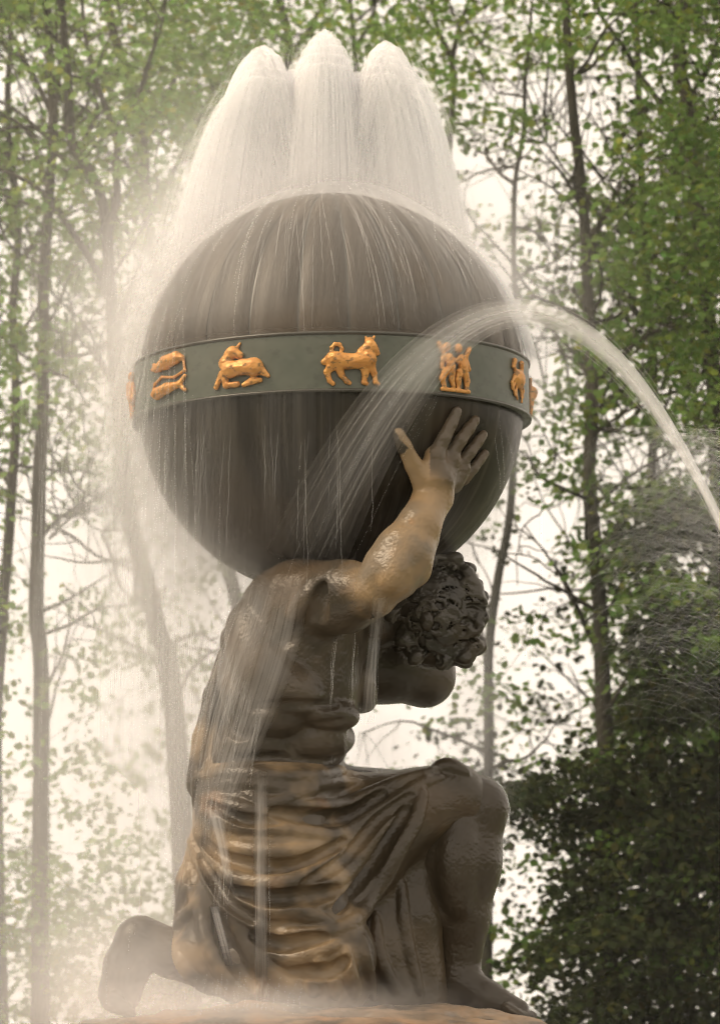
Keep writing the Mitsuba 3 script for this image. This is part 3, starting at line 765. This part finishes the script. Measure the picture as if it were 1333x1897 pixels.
# how leafy the wood is, read off the photograph on a coarse grid (rows downward, columns to the right, each cell 112 pixels)
LEAFY = np.array([
    [75, 78, 86, 78, 80, 72, 70, 72, 55, 55, 78, 95], [72, 80, 90, 90, 62, 60, 60, 50, 48, 45, 82, 96], [82, 78, 88, 90, 60, 50, 40, 40, 28, 62, 84, 96], [64, 68, 80, 78, 40, 30, 30, 30, 22, 68, 86, 96],
    [45, 55, 45, 40, 30, 30, 30, 30, 25, 74, 90, 97], [62, 64, 40, 25, 30, 30, 30, 30, 30, 58, 86, 94], [62, 50, 24, 18, 20, 20, 20, 30, 30, 55, 80, 92], [42, 32, 10, 15, 20, 20, 20, 20, 25, 44, 80, 94],
    [34, 24, 8, 12, 20, 20, 20, 20, 20, 36, 76, 95], [30, 18, 8, 14, 20, 20, 20, 20, 25, 38, 82, 96], [30, 14, 20, 26, 20, 20, 20, 20, 30, 44, 88, 97], [42, 16, 28, 22, 20, 20, 20, 25, 30, 48, 86, 96],
    [54, 30, 26, 24, 20, 20, 30, 35, 40, 66, 88, 95], [58, 62, 50, 34, 30, 30, 30, 35, 66, 86, 96, 99], [62, 74, 66, 50, 40, 40, 40, 40, 38, 60, 93, 97], [52, 72, 66, 50, 40, 40, 40, 40, 36, 60, 93, 97],
    [45, 72, 66, 50, 40, 40, 40, 40, 32, 52, 88, 96]]) / 100.0
spray = []
keys = list(TREES)
allnodes = np.vstack([TREES[k]['nodes'] for k in keys])
owner = np.concatenate([np.full(len(TREES[k]['nodes']), i) for i, k in enumerate(keys)])
near_ = cKDTree(allnodes)
NLEAF = 30
AREA = (1333 * 2.1) * (1897 + 320)
lai = lambda c: -np.log(1 - np.clip(c, 0, .985))
want = int(AREA * (40.0 / FPX)**2 * 3.4 / (NLEAF * 0.0019))
px = TR.uniform(-733, 2066, want); py = TR.uniform(-320, 1897, want)
cov = map_coordinates(LEAFY, [np.clip((py - 56) / 111.6, 0, 16), np.clip((px - 55) / 111.1, 0, 11)], order=1)
YY = TR.uniform(34.5, 47.5, want)
pos = np.array([P(a, b, c) for a, b, c in zip(px, py, YY)])
clump = meshkit.fbm(pos * [1.15, .45, 1.5], 4, 31)
keep = TR.random(want) < lai(cov) / 3.4 * 1.9 * np.clip((clump - .36 + .9 * np.clip(cov - .78, 0, 1)) / .18, 0, 1.25)
pos, cov, px, py = pos[keep], cov[keep], px[keep], py[keep]
bough = []                                               # broad drooping boughs of the dark tree low on the right
for arc, n, wd in (([(1360, 1412), (1200, 1392), (1060, 1404), (930, 1462)], 190, 26), ([(1360, 1490), (1180, 1470), (1010, 1500)], 120, 30), ([(1360, 1575), (1210, 1550), (1060, 1606)], 150, 34),
                   ([(1360, 1690), (1180, 1680), (1040, 1722), (985, 1765)], 170, 36), ([(1360, 1810), (1160, 1800), (1010, 1856)], 150, 34), ([(1360, 1880), (1200, 1872), (1080, 1890)], 120, 34),
                   ([(1360, 900), (1240, 930), (1150, 1010)], 120, 40), ([(1360, 1080), (1250, 1100), (1170, 1180)], 120, 40), ([(1360, 1250), (1240, 1260), (1180, 1300)], 110, 36)):
    ln = smoothline(arc, 8.0)
    for i in TR.integers(0, len(ln), int(n * .42)):
        bough.append(P(ln[i][0] + TR.normal(0, 10), ln[i][1] + abs(TR.normal(0, wd)), TR.normal(36.2, .5)))
nb_ = len(bough)
pos = np.vstack([pos, bough])
dist, idx = near_.query(pos)
low = np.where((px > 940) & (py > 1372) & (TR.random(len(px)) < .5))[0]
mine = np.where(owner == keys.index('woodland_tree_009'))[0]
idx[-nb_:] = mine[cKDTree(allnodes[mine]).query(pos[-nb_:])[1]]
idx[low] = mine[cKDTree(allnodes[mine]).query(pos[low])[1]]
dist[-nb_:] = 0
dist[low] = 0
pull = np.clip((dist - .55) / np.maximum(dist, 1e-6), 0, .55)[:, None]      # leaves keep to the branches
pos = pos + (allnodes[idx] - pos) * pull
hexa = np.array([[0, 0, 0], [.28, .5, .07], [.7, .42, .05], [1, 0, -.06], [.7, -.42, .05], [.28, -.5, .07]])
hf = np.array([[0, 3, 2], [0, 2, 1], [0, 5, 4], [0, 4, 3]])
for i, k in enumerate(keys):
    sel = np.where(owner[idx] == i)[0]
    t = TREES[k]
    for s in sel[::2]:
        a, b = pos[s], allnodes[idx[s]]
        if .1 < np.linalg.norm(a - b) < 1.1:
            m = (a + b) / 2 + TR.normal(0, .06, 3)
            t['fine'].append(tube([b, m, a], [.0065, .0045, .0025], 3))
    add(k + '__twigs', joined(t['fine']), 'bark', True)
    lab(k + '__twigs', kind='stuff')
    n = len(sel) * NLEAF
    c = np.repeat(pos[sel], NLEAF, 0)
    off = TR.normal(0, 1, (n, 3)) * [.155, .155, .075]
    off[:, 2] -= 0.35 * np.linalg.norm(off[:, :2], axis=1)
    c = c + off
    ax_ = off * [1, 1, .4] + TR.normal(0, .09, (n, 3)); ax_[:, 2] -= .05
    ax_ /= np.linalg.norm(ax_, axis=1, keepdims=True)
    nn = TR.normal(0, .55, (n, 3)) + [0, 0, 1.0]
    sd = np.cross(nn, ax_); sd /= np.linalg.norm(sd, axis=1, keepdims=True) + 1e-9
    nn = np.cross(ax_, sd)
    L = TR.uniform(.055, .105, n)[:, None, None]
    W = L * .82
    v = c[:, None] + hexa[None, :, :1] * L * ax_[:, None] + hexa[None, :, 1:2] * W * sd[:, None] + hexa[None, :, 2:] * L * nn[:, None]
    f = (hf[None] + (np.arange(n) * 6)[:, None, None]).reshape(-1, 3)
    tone = np.array(t['tint'])[None] * TR.uniform(.72, 1.3, (n, 1)) * np.repeat(TR.uniform(.8, 1.2, (len(sel), 1)), NLEAF, 0)
    tone = tone * (1 + TR.normal(0, .06, (n, 3)))
    yel = TR.random(n) < .10
    tone[yel] *= [1.35, 1.08, .8]
    add(k + '__crown', trimesh.Trimesh(v.reshape(-1, 3), f, process=False), 'leaf', False, color=np.repeat(np.clip(tone, .01, .6), 6, 0))
# ------------------------------------------------------------------ mist and water
MLO, MHI = np.array([-2.7, 16.4, 1.15]), np.array([2.7, 20.6, 7.2])
MH = 0.05
mn = np.ceil((MHI - MLO) / MH).astype(int)
ax = [MLO[k] + (np.arange(mn[k]) + .5) * (MHI[k] - MLO[k]) / mn[k] for k in range(3)]
mx, my, mz = np.meshgrid(*ax, indexing='ij')
mp = np.stack([mx, my, mz], -1)
X0 = lambda px: P(px, 948)[0]
Z0 = lambda py: P(666, py)[2]
dens = np.zeros(mx.shape)
wob = meshkit.fbm(mp * [3.2, 3.2, 1.3], 4, 41)
# the jets that burst from the top of the globe and fall back: a domed head on a widening column
for px, top, w, dy, a in ((600, 200, 150, .35, .45),):
    zt = Z0(top)
    t = np.clip((zt - mz), 0, None)
    cx = X0(px) + (X0(px) - X0(605)) * 0.16 * t
    wd = w / PXM * (0.55 + 0.9 * np.sqrt(np.clip(t, 0, 1.2)))
    r2 = ((mx - cx) / wd)**2 + ((my - DS - dy) / (wd * 1.1))**2
    fade = np.clip(t / .10, 0, 1) * np.exp(-np.clip(t - .75, 0, None) * 2.0)
    dens += a * np.clip(1.25 - r2, 0, 1) * fade * (0.55 + 0.9 * wob)
# spray that clings to the globe and blows off its left side
rg = np.sqrt(((mp - GC)**2).sum(-1))
side = np.clip((GC[0] + 0.25 - mx) / 1.0, 0, 1)
up = np.clip((mz - GC[2] + .25) / .9, 0, 1)
shell = np.clip(rg - GR, 0, None)
rear = 0.16 + 0.84 * np.clip((my - DS + .5) / .5, 0, 1)
dens += rear * (rg > GR - .02) * (0.8 + 2.4 * up + 1.7 * side) * np.exp(-shell / (.06 + .07 * up + .07 * side)) * (0.5 + wob)
# water falling behind and left of the statue, and bursting on the plinth
g1 = lambda v, c, s: np.exp(-((v - c) / s)**2)
below = S_ = np.clip((Z0(560) - mz) / .8, 0, 1)
dens += 0.42 * g1(mx, X0(270), .45) * g1(my, DS + .15, .7) * np.clip((Z0(700) - mz) / 1.4, 0, 1) * (0.3 + 1.4 * wob)
dens += 0.35 * g1(mx, X0(375), .16) * g1(my, DS + .35, .5) * np.clip((Z0(900) - mz) / .5, 0, 1)
dens += 0.75 * g1(mx, X0(700), .22) * g1(my, DS + .75, .4) * g1(mz, Z0(1385), .22)
dens += 0.55 * g1(mx, X0(885), .13) * g1(my, DS + .8, .5) * g1(mz, Z0(1290), .5)
dens += 1.5 * g1(mx, X0(250), .36) * g1(my, DS - .25, .6) * g1(mz, Z0(1830), .24) * (0.3 + 1.4 * wob)
dens += 2.2 * g1(mx, X0(440), .60) * g1(my, DS - .95, .35) * g1(mz, Z0(1872), .055) * (0.3 + 1.4 * wob)
# fine drift over everything, thicker to the left
drift = 0.012 + 0.035 * np.clip((X0(800) - mx) / 1.0, 0, 1) + 0.17 * np.clip((X0(560) - mx) / 1.0, 0, 1) * np.clip((Z0(950) - mz) / 1.2, 0, 1)
dens += drift * (0.5 + wob) * g1(my, DS + 1.2, 1.0)
dens = gaussian_filter(dens, 0.7)
dens = 5.0 * np.tanh(dens / 5.0)
for k in range(3):                                       # fades out before the box ends
    e = np.clip(np.minimum(ax[k] - MLO[k], MHI[k] - ax[k]) / .3, 0, 1)
    dens *= e.reshape([-1 if q == k else 1 for q in range(3)])
vg = mi.VolumeGrid(np.ascontiguousarray(dens.transpose(2, 1, 0)[..., None]).astype(np.float32))
scene['mist_medium'] = {'type': 'heterogeneous', 'albedo': {'type': 'rgb', 'value': [0.98, 0.975, 0.99]},
                        'sigma_t': {'type': 'gridvolume', 'grid': vg, 'filter_type': 'trilinear', 'wrap_mode': 'clamp', 'raw': True,
                                    'to_world': T().translate(MLO.tolist()).scale((MHI - MLO).tolist())}, 'scale': 1.0}
scene['mist'] = {'type': 'cube', 'to_world': T().translate(((MLO + MHI) / 2).tolist()).scale(((MHI - MLO) / 2).tolist()),
                 'bsdf': {'type': 'null'}, 'interior': {'type': 'ref', 'id': 'mist_medium'}}
lab('mist', 'white spray and mist drifting round the globe and the kneeling statue', 'mist', kind='stuff')
# strands of water: each a thin thread that follows the path its drops take
scene['water_thread'] = {'type': 'diffuse', 'reflectance': {'type': 'rgb', 'value': [0.94, 0.95, 0.97]}}
WR = np.random.default_rng(77)


def threads(key, curves, label=None, cat='water', kind=None):
    """curves: a list of (points, radii)."""
    parts = []
    for p, r in curves:
        p, r = np.asarray(p), np.broadcast_to(r, (len(p),))
        if key != 'water_jet' and len(p) > 7:                # every other point will do
            i = np.unique(np.append(np.arange(0, len(p), 2), len(p) - 1)); p, r = p[i], r[i]
        parts.append(tube(p, r * 1.1, 3))
    scene[key] = mikit.ply(joined(parts), 'water_thread', smooth=True)
    lab(key, label, cat, None, kind)


def ballistic(p0, v, t, gr=9.81):
    t = np.asarray(t)[:, None]
    return p0 + np.asarray(v) * t + np.array([0, 0, -.5 * gr]) * t * t


TOPZ = GCU[2] + GR
cur = []
for n, pk, ap, hw, vy, sy in ((500, 66, 470, .30, .2, .35), (560, 36, 598, .30, .2, .3), (500, 58, 728, .30, .2, .35), (220, 112, 780, .16, .15, .4), (350, 150, 408, .24, .15, .4)):
    vz0 = math.sqrt(2 * 9.81 * (Z0(pk) - TOPZ))
    off = (ap - 605) / PXM
    for _ in range(n):
        u = np.clip(WR.normal(0, .5), -1.25, 1.25)
        vz = vz0 * (1 - .14 * u * u - abs(WR.normal(0, .05)))
        v = [off * .46 * 9.81 / vz0 + hw * u, vy + WR.normal(0, sy), vz]
        p0 = np.array([GC[0] - .02 + off * .45 + WR.normal(0, .04), DS + .05 + WR.normal(0, .06), TOPZ - .05])
        te = vz / 9.81 + math.sqrt(2 * (vz * vz / 19.62 + WR.uniform(.1, 1.3)) / 9.81)
        tt = np.linspace(vz / 9.81 * WR.uniform(.0, .75), te, 15)
        p = ballistic(p0, v, tt)
        r = np.sqrt(((p - GCU)**2).sum(1))
        hit = (r < GR + .012) & (tt > vz / 9.81)
        hit |= (p[:, 1] < DS) & (np.hypot(p[:, 0] - GC[0], p[:, 2] - GCU[2]) < GR - .03) & (WR.random() < .97)
        hit = np.where(hit & (tt > .12))[0]
        if len(hit): p = p[:hit[0] + 1]
        if len(p) < 4: continue
        k = np.arange(len(p)) / (len(p) - 1)
        cur.append((p, WR.uniform(.00018, .0004) * (1 - .45 * k)))
threads('water_plume', cur, 'white domed plume of water bursting from the top of the globe', 'fountain jet')

TAPER = lambda n: .3 + .7 * np.sin(np.pi * np.linspace(.03, .97, n))**.7
# the film that runs down over the dome, leaves the band's edge and falls past the bowl
cur = []
for _ in range(260):
    a = WR.uniform(0, 2 * math.pi); tw = WR.normal(.22, .10)
    e0, e1 = WR.uniform(50, 80), WR.uniform(3, 30)
    e = np.radians(np.linspace(e0, e1, 14))
    lift = WR.uniform(.004, .07) * np.linspace(1, .4, 14)
    A = a + tw * np.cos(e)
    p = np.stack([np.cos(A) * np.cos(e), np.sin(A) * np.cos(e), np.sin(e)], 1) * (GR + lift)[:, None] + GCU
    cur.append((p, WR.uniform(.00016, .0004) * TAPER(14)))
def fall(px, py0, py1, dy, drift=0.0, n=9, rad=(.0001, .00026)):
    a = P(px, py0, DS + dy); b = P(px, py1, DS + dy)
    t = np.linspace(0, 1, n)
    p = a + (b - a) * t[:, None]
    p[:, 0] += drift * np.sqrt(t) + WR.normal(0, .003, n); p[:, 1] += WR.normal(0, .003, n)
    cur.append((p, WR.uniform(*rad) * TAPER(n)))
for cx, n, s in ((368, 16, 5), (372, 6, 14), (322, 8, 10), (300, 10, 8), (500, 7, 9), (560, 5, 12), (615, 6, 9), (690, 4, 14), (770, 3, 10), (930, 6, 10), (430, 4, 20), (278, 12, 8), (262, 14, 7)):
    for _ in range((n + 1) // 2):
        px = cx + WR.normal(0, s)
        dxm = (px - 614) / PXM
        if abs(dxm) > BR - .01 or 725 < px < 900: continue
        fall(px, 760 + WR.uniform(0, 60), WR.uniform(900, 1120), -math.sqrt(BR**2 - dxm**2) - WR.uniform(.0, .06), WR.normal(0, .02))
for _ in range(260):                                     # the thick sheet standing off the dome's right limb
    e = np.radians(np.linspace(WR.uniform(40, 66), WR.uniform(6, 12), 12))
    A = WR.normal(-.05, .06)
    p = np.stack([np.cos(A) * np.cos(e), np.sin(A) * np.cos(e), np.sin(e)], 1) * (GR + np.linspace(.012, WR.uniform(.02, .075), 12))[:, None] + GCU
    cur.append((p, WR.uniform(.0003, .0007)))
threads('water_film', cur, 'thin film of water running down over the globe and dripping off its band', 'water')

cur = []
# curtain off the left side of the globe, behind and beside the statue's back
for _ in range(700):
    px = WR.choice([WR.normal(290, 80), WR.normal(345, 25), WR.normal(215, 80)], p=[.5, .25, .25])
    y0 = WR.uniform(420, 1000)
    fall(px - .10 * (1897 - y0) * WR.uniform(0, .25), y0, y0 + WR.uniform(350, 900), WR.normal(.1, .45), WR.normal(-.03, .05), 8)
for _ in range(300):
    a0 = WR.uniform(.3, 1.0)
    p0 = P(WR.normal(300, 25), WR.uniform(400, 620), DS + WR.normal(0, .4))
    cur.append((ballistic(p0, [-a0 * .9, WR.normal(0, .1), -1.2], np.linspace(0, WR.uniform(.25, .5), 8)), WR.uniform(.00015, .0003)))
threads('falling_water', cur, 'curtain of fine water falling past the left side of the globe', 'water', 'stuff')

cur = []
for _ in range(70):                                     # over the back
    px = WR.uniform(395, 520); y0 = WR.uniform(1070, 1250)
    k = (px - 455) / 60
    n = 8; y1 = y0 + WR.uniform(120, 330)
    ys = np.linspace(y0, y1, n); t = np.linspace(0, 1, n)
    cur.append((np.array([P(px - 55 * tt - 8 * math.sin(tt * 3), y, DS - .44 - .06 * WR.random() - .06 * math.sin(tt * 3)) for tt, y in zip(t, ys)]), WR.uniform(.0001, .00025) * TAPER(n)))
for _ in range(6):
    fall(483 + WR.normal(0, 9), WR.uniform(1440, 1700), WR.uniform(1600, 1850), -.66 - .05 * WR.random(), 0, 8, (.0001, .00022))
for cx, s, y0, y1, n in ((395, 8, 1460, 1560, 14), (412, 7, 1600, 1700, 12), (700, 5, 1150, 1330, 8), (625, 5, 1180, 1300, 5), (660, 6, 1170, 1290, 5), (720, 40, 1320, 1420, 40), (430, 60, 1820, 1880, 60)):
    for _ in range(n): fall(cx + WR.normal(0, s), y0 + WR.uniform(-20, 20), y1 + WR.uniform(-20, 20), -.62 if cx < 700 else -.3, -.02)
for _ in range(14):                                      # water running over the rim of the knee and the rock
    for line, r in (([(800, 1410), (838, 1412), (868, 1437), (905, 1443), (928, 1462), (938, 1496), (936, 1530)], .0016), ([(888, 1800), (905, 1822), (950, 1850), (1000, 1882)], .0014)):
        l2 = smoothline(line, 9.0)
        cur.append((np.array([P(x, y, DS + .26 + .02 * WR.random()) for x, y in l2 + WR.normal(0, 2.2, 2)]), WR.uniform(.4, 1) * r))
threads('falling_water_001', cur, 'threads of water running down the back and draped hips of the kneeling statue', 'water', 'stuff')

# the arching jet that comes over from a spout beyond the right edge and lands on the statue
cur = []
for _ in range(80):
    xs0, xs1 = WR.uniform(1150, 1420), WR.uniform(560, 1050)
    if WR.random() < .45: xs1 = WR.uniform(540, 720)
    n = 18
    xs = np.linspace(xs0, xs1, n)
    o = WR.normal(0, 1, 2)
    w = 6 + 15 * np.clip((1300 - xs) / 350, 0, 1.1) + 52 * np.clip((930 - xs) / 330, 0, 1)
    ys = 578 + 425 * ((xs - 965 + o[0] * w * .25) / 385)**2 + o[0] * w * .55
    dy = -1.05 - .55 * (xs - 560) / 800
    xs = xs + o[0] * w * .5 * np.clip((930 - xs) / 200, -1, 1)
    p = np.array([P(x, y, DS + d) for x, y, d in zip(xs, ys, dy)])
    p[:, 1] += o[1] * w / PXM * .8
    cur.append((p, WR.uniform(.00015, .00034) * np.linspace(1.5, .3, n)))
threads('water_jet', cur, 'white jet arching in from the right over the globe and down onto the statue', 'fountain jet')

cur = []
for _ in range(1000):                                    # fine sprays on the right
    ax_, ay_ = WR.uniform(1140, 1420), 785 + abs(WR.normal(0, 230))
    a0, a1 = -WR.uniform(20, 150), WR.uniform(40, 230)
    xs = np.linspace(a0, a1, 10)
    ys = ay_ + xs**2 / WR.uniform(130, 220) * np.where(xs < 0, 1.0, .55)
    if ay_ > 1330: continue
    cur.append((np.array([P(ax_ + x, y, DS + .9 + WR.normal(0, .01)) for x, y in zip(xs, ys)]), WR.uniform(.0001, .00024) * TAPER(10)))
threads('water_jet_001', cur, 'fine grey spray of hair thin arcs at the right edge', 'fountain jet')

# sheets of water: thin surfaces that are only partly closed; uv.x runs across the flow, uv.y is how closed the sheet is there
scene['water_sheet'] = {'type': 'blendbsdf', 'weight': mikit.proc(lambda p, n, uv: dr.clip(uv.y * (0.42 + 1.05 * mikit.fbm(uv.x * 9.0, p.z * 0.55, 5.0, 4) * S(0.2, 0.6, mikit.fbm(uv.x * 31.0, p.z * 1.1, 1.0, 2))), 0, 0.92)),
                        'a': {'type': 'null'}, 'b': {'type': 'principledthin', 'base_color': {'type': 'rgb', 'value': [0.975, 0.975, 0.985]}, 'roughness': 0.5, 'diff_trans': 1.0, 'spec_trans': 0.0}}


def grid(V, U, O):
    """A sheet from points (a, b, 3), flow coordinate and closedness (a, b)."""
    a, b = V.shape[:2]
    q = (np.arange(a - 1)[:, None] * b + np.arange(b - 1)[None]).ravel()
    f = np.stack([q, q + 1, q + b + 1, q + b], 1)
    return V.reshape(-1, 3), np.vstack([f[:, [0, 1, 2]], f[:, [0, 2, 3]]]), np.stack([U.ravel(), O.ravel()], 1)


def sheets(key, parts):
    v, f, u, n = [], [], [], 0
    for a, b, c in parts:
        v.append(a); f.append(b + n); u.append(c); n += len(a)
    key = numbered(key)
    scene[key] = mikit.ply(trimesh.Trimesh(np.vstack(v), np.vstack(f), process=False), 'water_sheet', smooth=True, uv=np.vstack(u))
    return key


for li, (pk, ap, hw, vy, ns, op) in enumerate(((64, 470, .34, .25, 7, .66), (36, 598, .34, .20, 7, .66), (56, 726, .33, .25, 7, .66), (110, 776, .18, .2, 4, .55), (140, 420, .22, .2, 4, .55), (84, 540, .36, .5, 3, .6), (100, 664, .30, .5, 3, .6))):
    parts = []
    off = (ap - 605) / PXM
    vz0 = math.sqrt(2 * 9.81 * (Z0(pk) - TOPZ))
    for sdx in range(ns):
        s_ = (sdx + .6) / ns
        ph, k = np.meshgrid(np.linspace(0, 2 * math.pi, 65), np.linspace(0, 1, 22), indexing='ij')
        wv = .9 + .25 * meshkit.fbm(np.stack([np.cos(ph) * 2.2 + li * 9, np.sin(ph) * 2.2, 0 * ph + sdx * 1.7], -1), 3, 51)
        vz = vz0 * (1 - .13 * s_**2) * (.965 + .06 * wv)
        t = vz / 9.81 * (.25 + 2.6 * k)
        x = GC[0] - .02 + off * .45 + (off * .46 * 9.81 / vz0 + hw * s_ * wv * np.cos(ph)) * t
        y = DS + .08 + (vy + hw * s_ * wv * np.sin(ph)) * t
        z = TOPZ - .05 + vz * t - 4.905 * t * t
        V = np.stack([x, y, z], -1)
        r = np.sqrt(((V - GCU)**2).sum(-1))
        free = np.clip((r - GR) / .05, 0, 1)
        frontal = (y < DS + .1) & (np.hypot(x - GC[0], z - GCU[2]) < GR + .02)
        O = op * free * np.where(frontal, .05, 1) * np.clip((1 - k) / .45, 0, 1) * np.clip(k / .08, 0, 1) * (.6 + .5 * s_)
        parts.append(grid(V, ph * 1.1 + sdx * 13.7 + li * 7, O))
    sheets('water_plume__sheet', parts)

# a film over the dome, thicker on its left and right and where the plume lands
parts = []
for sdx, (lift, op) in enumerate(((.010, .07), (.022, .07), (.036, .06), (.055, .05))):
    a, e = np.meshgrid(np.linspace(0, 2 * math.pi, 121), np.radians(np.linspace(88, 7, 34)), indexing='ij')
    rr = GR + lift * (.5 + meshkit.fbm(np.stack([np.cos(a) * 2, np.sin(a) * 2, 0 * a + sdx], -1), 3, 61)) * np.where(sdx == 0, 1, .45 + .55 * np.sin(e))
    V = np.stack([np.cos(a) * np.cos(e), np.sin(a) * np.cos(e), np.sin(e)], -1) * rr[..., None] + GCU
    rim = .42 + .9 * np.clip(-np.cos(a), 0, 1)**2 + .7 * np.clip(np.cos(a), 0, 1)**2 + .5 * np.clip(np.sin(a), 0, 1) + .25 * np.clip((np.sin(e) - .8) / .2, 0, 1)
    parts.append(grid(V, (a + .35 * np.cos(e)) * 2.2 + sdx * 17, op * rim * np.clip((np.degrees(e) - 7) / 8, 0, 1)))
# what leaves the band's edge and falls past the bowl
for sdx, (dr_, op) in enumerate(((.006, .075), (.05, .05))):
    a, k = np.meshgrid(np.linspace(1.5 * math.pi + 1.12, 3.5 * math.pi + .12, 181), np.linspace(0, 1, 12), indexing='ij')      # the arm and hand are in the way at the front right
    wv = meshkit.fbm(np.stack([np.cos(a) * 5, np.sin(a) * 5, 0 * a + sdx], -1), 3, 71)
    V = np.stack([GC[0] + (BR + dr_ * (.6 + wv)) * np.cos(a), GC[1] + (BR + dr_ * (.6 + wv)) * np.sin(a), GC[2] - BH - .01 - k * (.45 + .9 * wv)], -1)
    rim = .55 + 1.3 * np.clip(-np.cos(a), 0, 1)**3
    parts.append(grid(V, a * 3.3 + sdx * 11, np.clip(np.minimum(a - a.min(), a.max() - a) / .2, 0, 1) * op * rim * (1 - k) * np.clip((wv - .30) / .2, 0, 1.2)))
sheets('water_film__sheet', parts)


def strip(left, right, dl, dr2, op, nu=14, nv=26):
    """A hanging sheet between two lines of pixels."""
    L, R2 = smoothline(left, 12.0), smoothline(right, 12.0)
    L = L[np.linspace(0, len(L) - 1, nv).astype(int)]; R2 = R2[np.linspace(0, len(R2) - 1, nv).astype(int)]
    V, U, O = np.zeros((nu, nv, 3)), np.zeros((nu, nv)), np.zeros((nu, nv))
    for i in range(nu):
        s_ = i / (nu - 1)
        for j in range(nv):
            q = L[j] * (1 - s_) + R2[j] * s_
            V[i, j] = P(q[0], q[1], DS + dl * (1 - s_) + dr2 * s_ - .05 * math.sin(math.pi * s_))
            U[i, j] = s_ * np.linalg.norm(L[nv // 2] - R2[nv // 2]) / 90
            O[i, j] = op * min(1, 4 * s_, 4 * (1 - s_)) * min(1, j / (nv * .15), (nv - 1 - j) / (nv * .35))
    if dl < -.2:                                         # hugs the statue: just off its surface
        for F, f0 in ((B, frb), (C, frc)):
            i = np.clip(np.rint((V[..., 0] - F.lo[0]) / F.h).astype(int), 0, f0.shape[0] - 1)
            k = np.clip(np.rint((V[..., 2] - F.lo[2]) / F.h).astype(int), 0, f0.shape[1] - 1)
            V[..., 1] = np.fmin(V[..., 1], np.where(np.isnan(f0[i, k]), 99, f0[i, k]) - .03)
            V[..., 1] = np.minimum(V[..., 1], gaussian_filter(V[..., 1], 1.5, mode='nearest'))
    return grid(V, U, O)


frb, frc = B.front(), C.front()
sheets('falling_water__sheet', [
    strip([(270, 420), (250, 800), (255, 1300), (262, 1760)], [(350, 420), (345, 800), (352, 1300), (360, 1760)], .1, .3, .15),
    strip([(200, 560), (190, 900), (185, 1400)], [(300, 480), (290, 900), (300, 1500)], .35, -.1, .22),
    strip([(300, 760), (300, 1100), (310, 1500)], [(402, 1000), (385, 1250), (350, 1560)], .45, .2, .20)])
sheets('falling_water_001__sheet', [
    strip([(462, 1066), (424, 1180), (392, 1310), (352, 1500), (338, 1640)], [(580, 1066), (555, 1200), (508, 1330), (445, 1480), (410, 1640)], -.36, -.66, .17),
    strip([(430, 1090), (400, 1200), (368, 1310), (345, 1440)], [(520, 1080), (480, 1200), (430, 1330), (400, 1440)], -.40, -.64, .16),
    strip([(470, 1430), (470, 1640), (474, 1850)], [(496, 1430), (496, 1640), (496, 1850)], -.68, -.68, .15, 8),
    strip([(690, 1120), (676, 1240), (668, 1340)], [(716, 1120), (700, 1240), (690, 1340)], -.62, -.62, .2, 8),
    strip([(380, 1500), (398, 1560), (416, 1640)], [(412, 1500), (424, 1570), (436, 1660)], -.66, -.66, .28, 8),
    strip([(388, 1680), (404, 1740), (418, 1790)], [(404, 1680), (420, 1740), (432, 1790)], -.66, -.66, .28, 8)])
# the body of the arching jet: nested loose tubes that widen and thin out as the jet falls apart
parts = []
for sdx in range(5):
    s_ = (sdx + .7) / 5
    xs = np.linspace(1430, 560, 44); ang = np.linspace(0, 2 * math.pi, 25)
    ys = 578 + 425 * ((xs - 965) / 385)**2
    C3 = np.array([P(x, y, DS - 1.05 - .55 * (x - 560) / 800) for x, y in zip(xs, ys)])
    tg = np.gradient(C3, axis=0); tg /= np.linalg.norm(tg, axis=1, keepdims=True)
    n1 = np.cross(tg, [0, 1, 0]); n1 /= np.linalg.norm(n1, axis=1, keepdims=True); n2 = np.cross(tg, n1)
    w = (9 + 17 * np.clip((1300 - xs) / 350, 0, 1.1) + 44 * np.clip((930 - xs) / 330, 0, 1)) / PXM * s_
    V = C3[None] + w[None, :, None] * (np.cos(ang)[:, None, None] * n1[None] + np.sin(ang)[:, None, None] * n2[None])
    O = np.broadcast_to((.028 + .15 * np.clip((xs - 980) / 320, 0, 1)) * np.clip((xs - 560) / 240, 0.0, 1)**.8, V.shape[:2])
    j = (np.arange(44) / 43.0)[None] * .4
    parts.append(grid(V, np.broadcast_to(ang[:, None] * .8 + sdx * 5.1, V.shape[:2]) + j, O))
sheets('water_jet__sheet', parts)
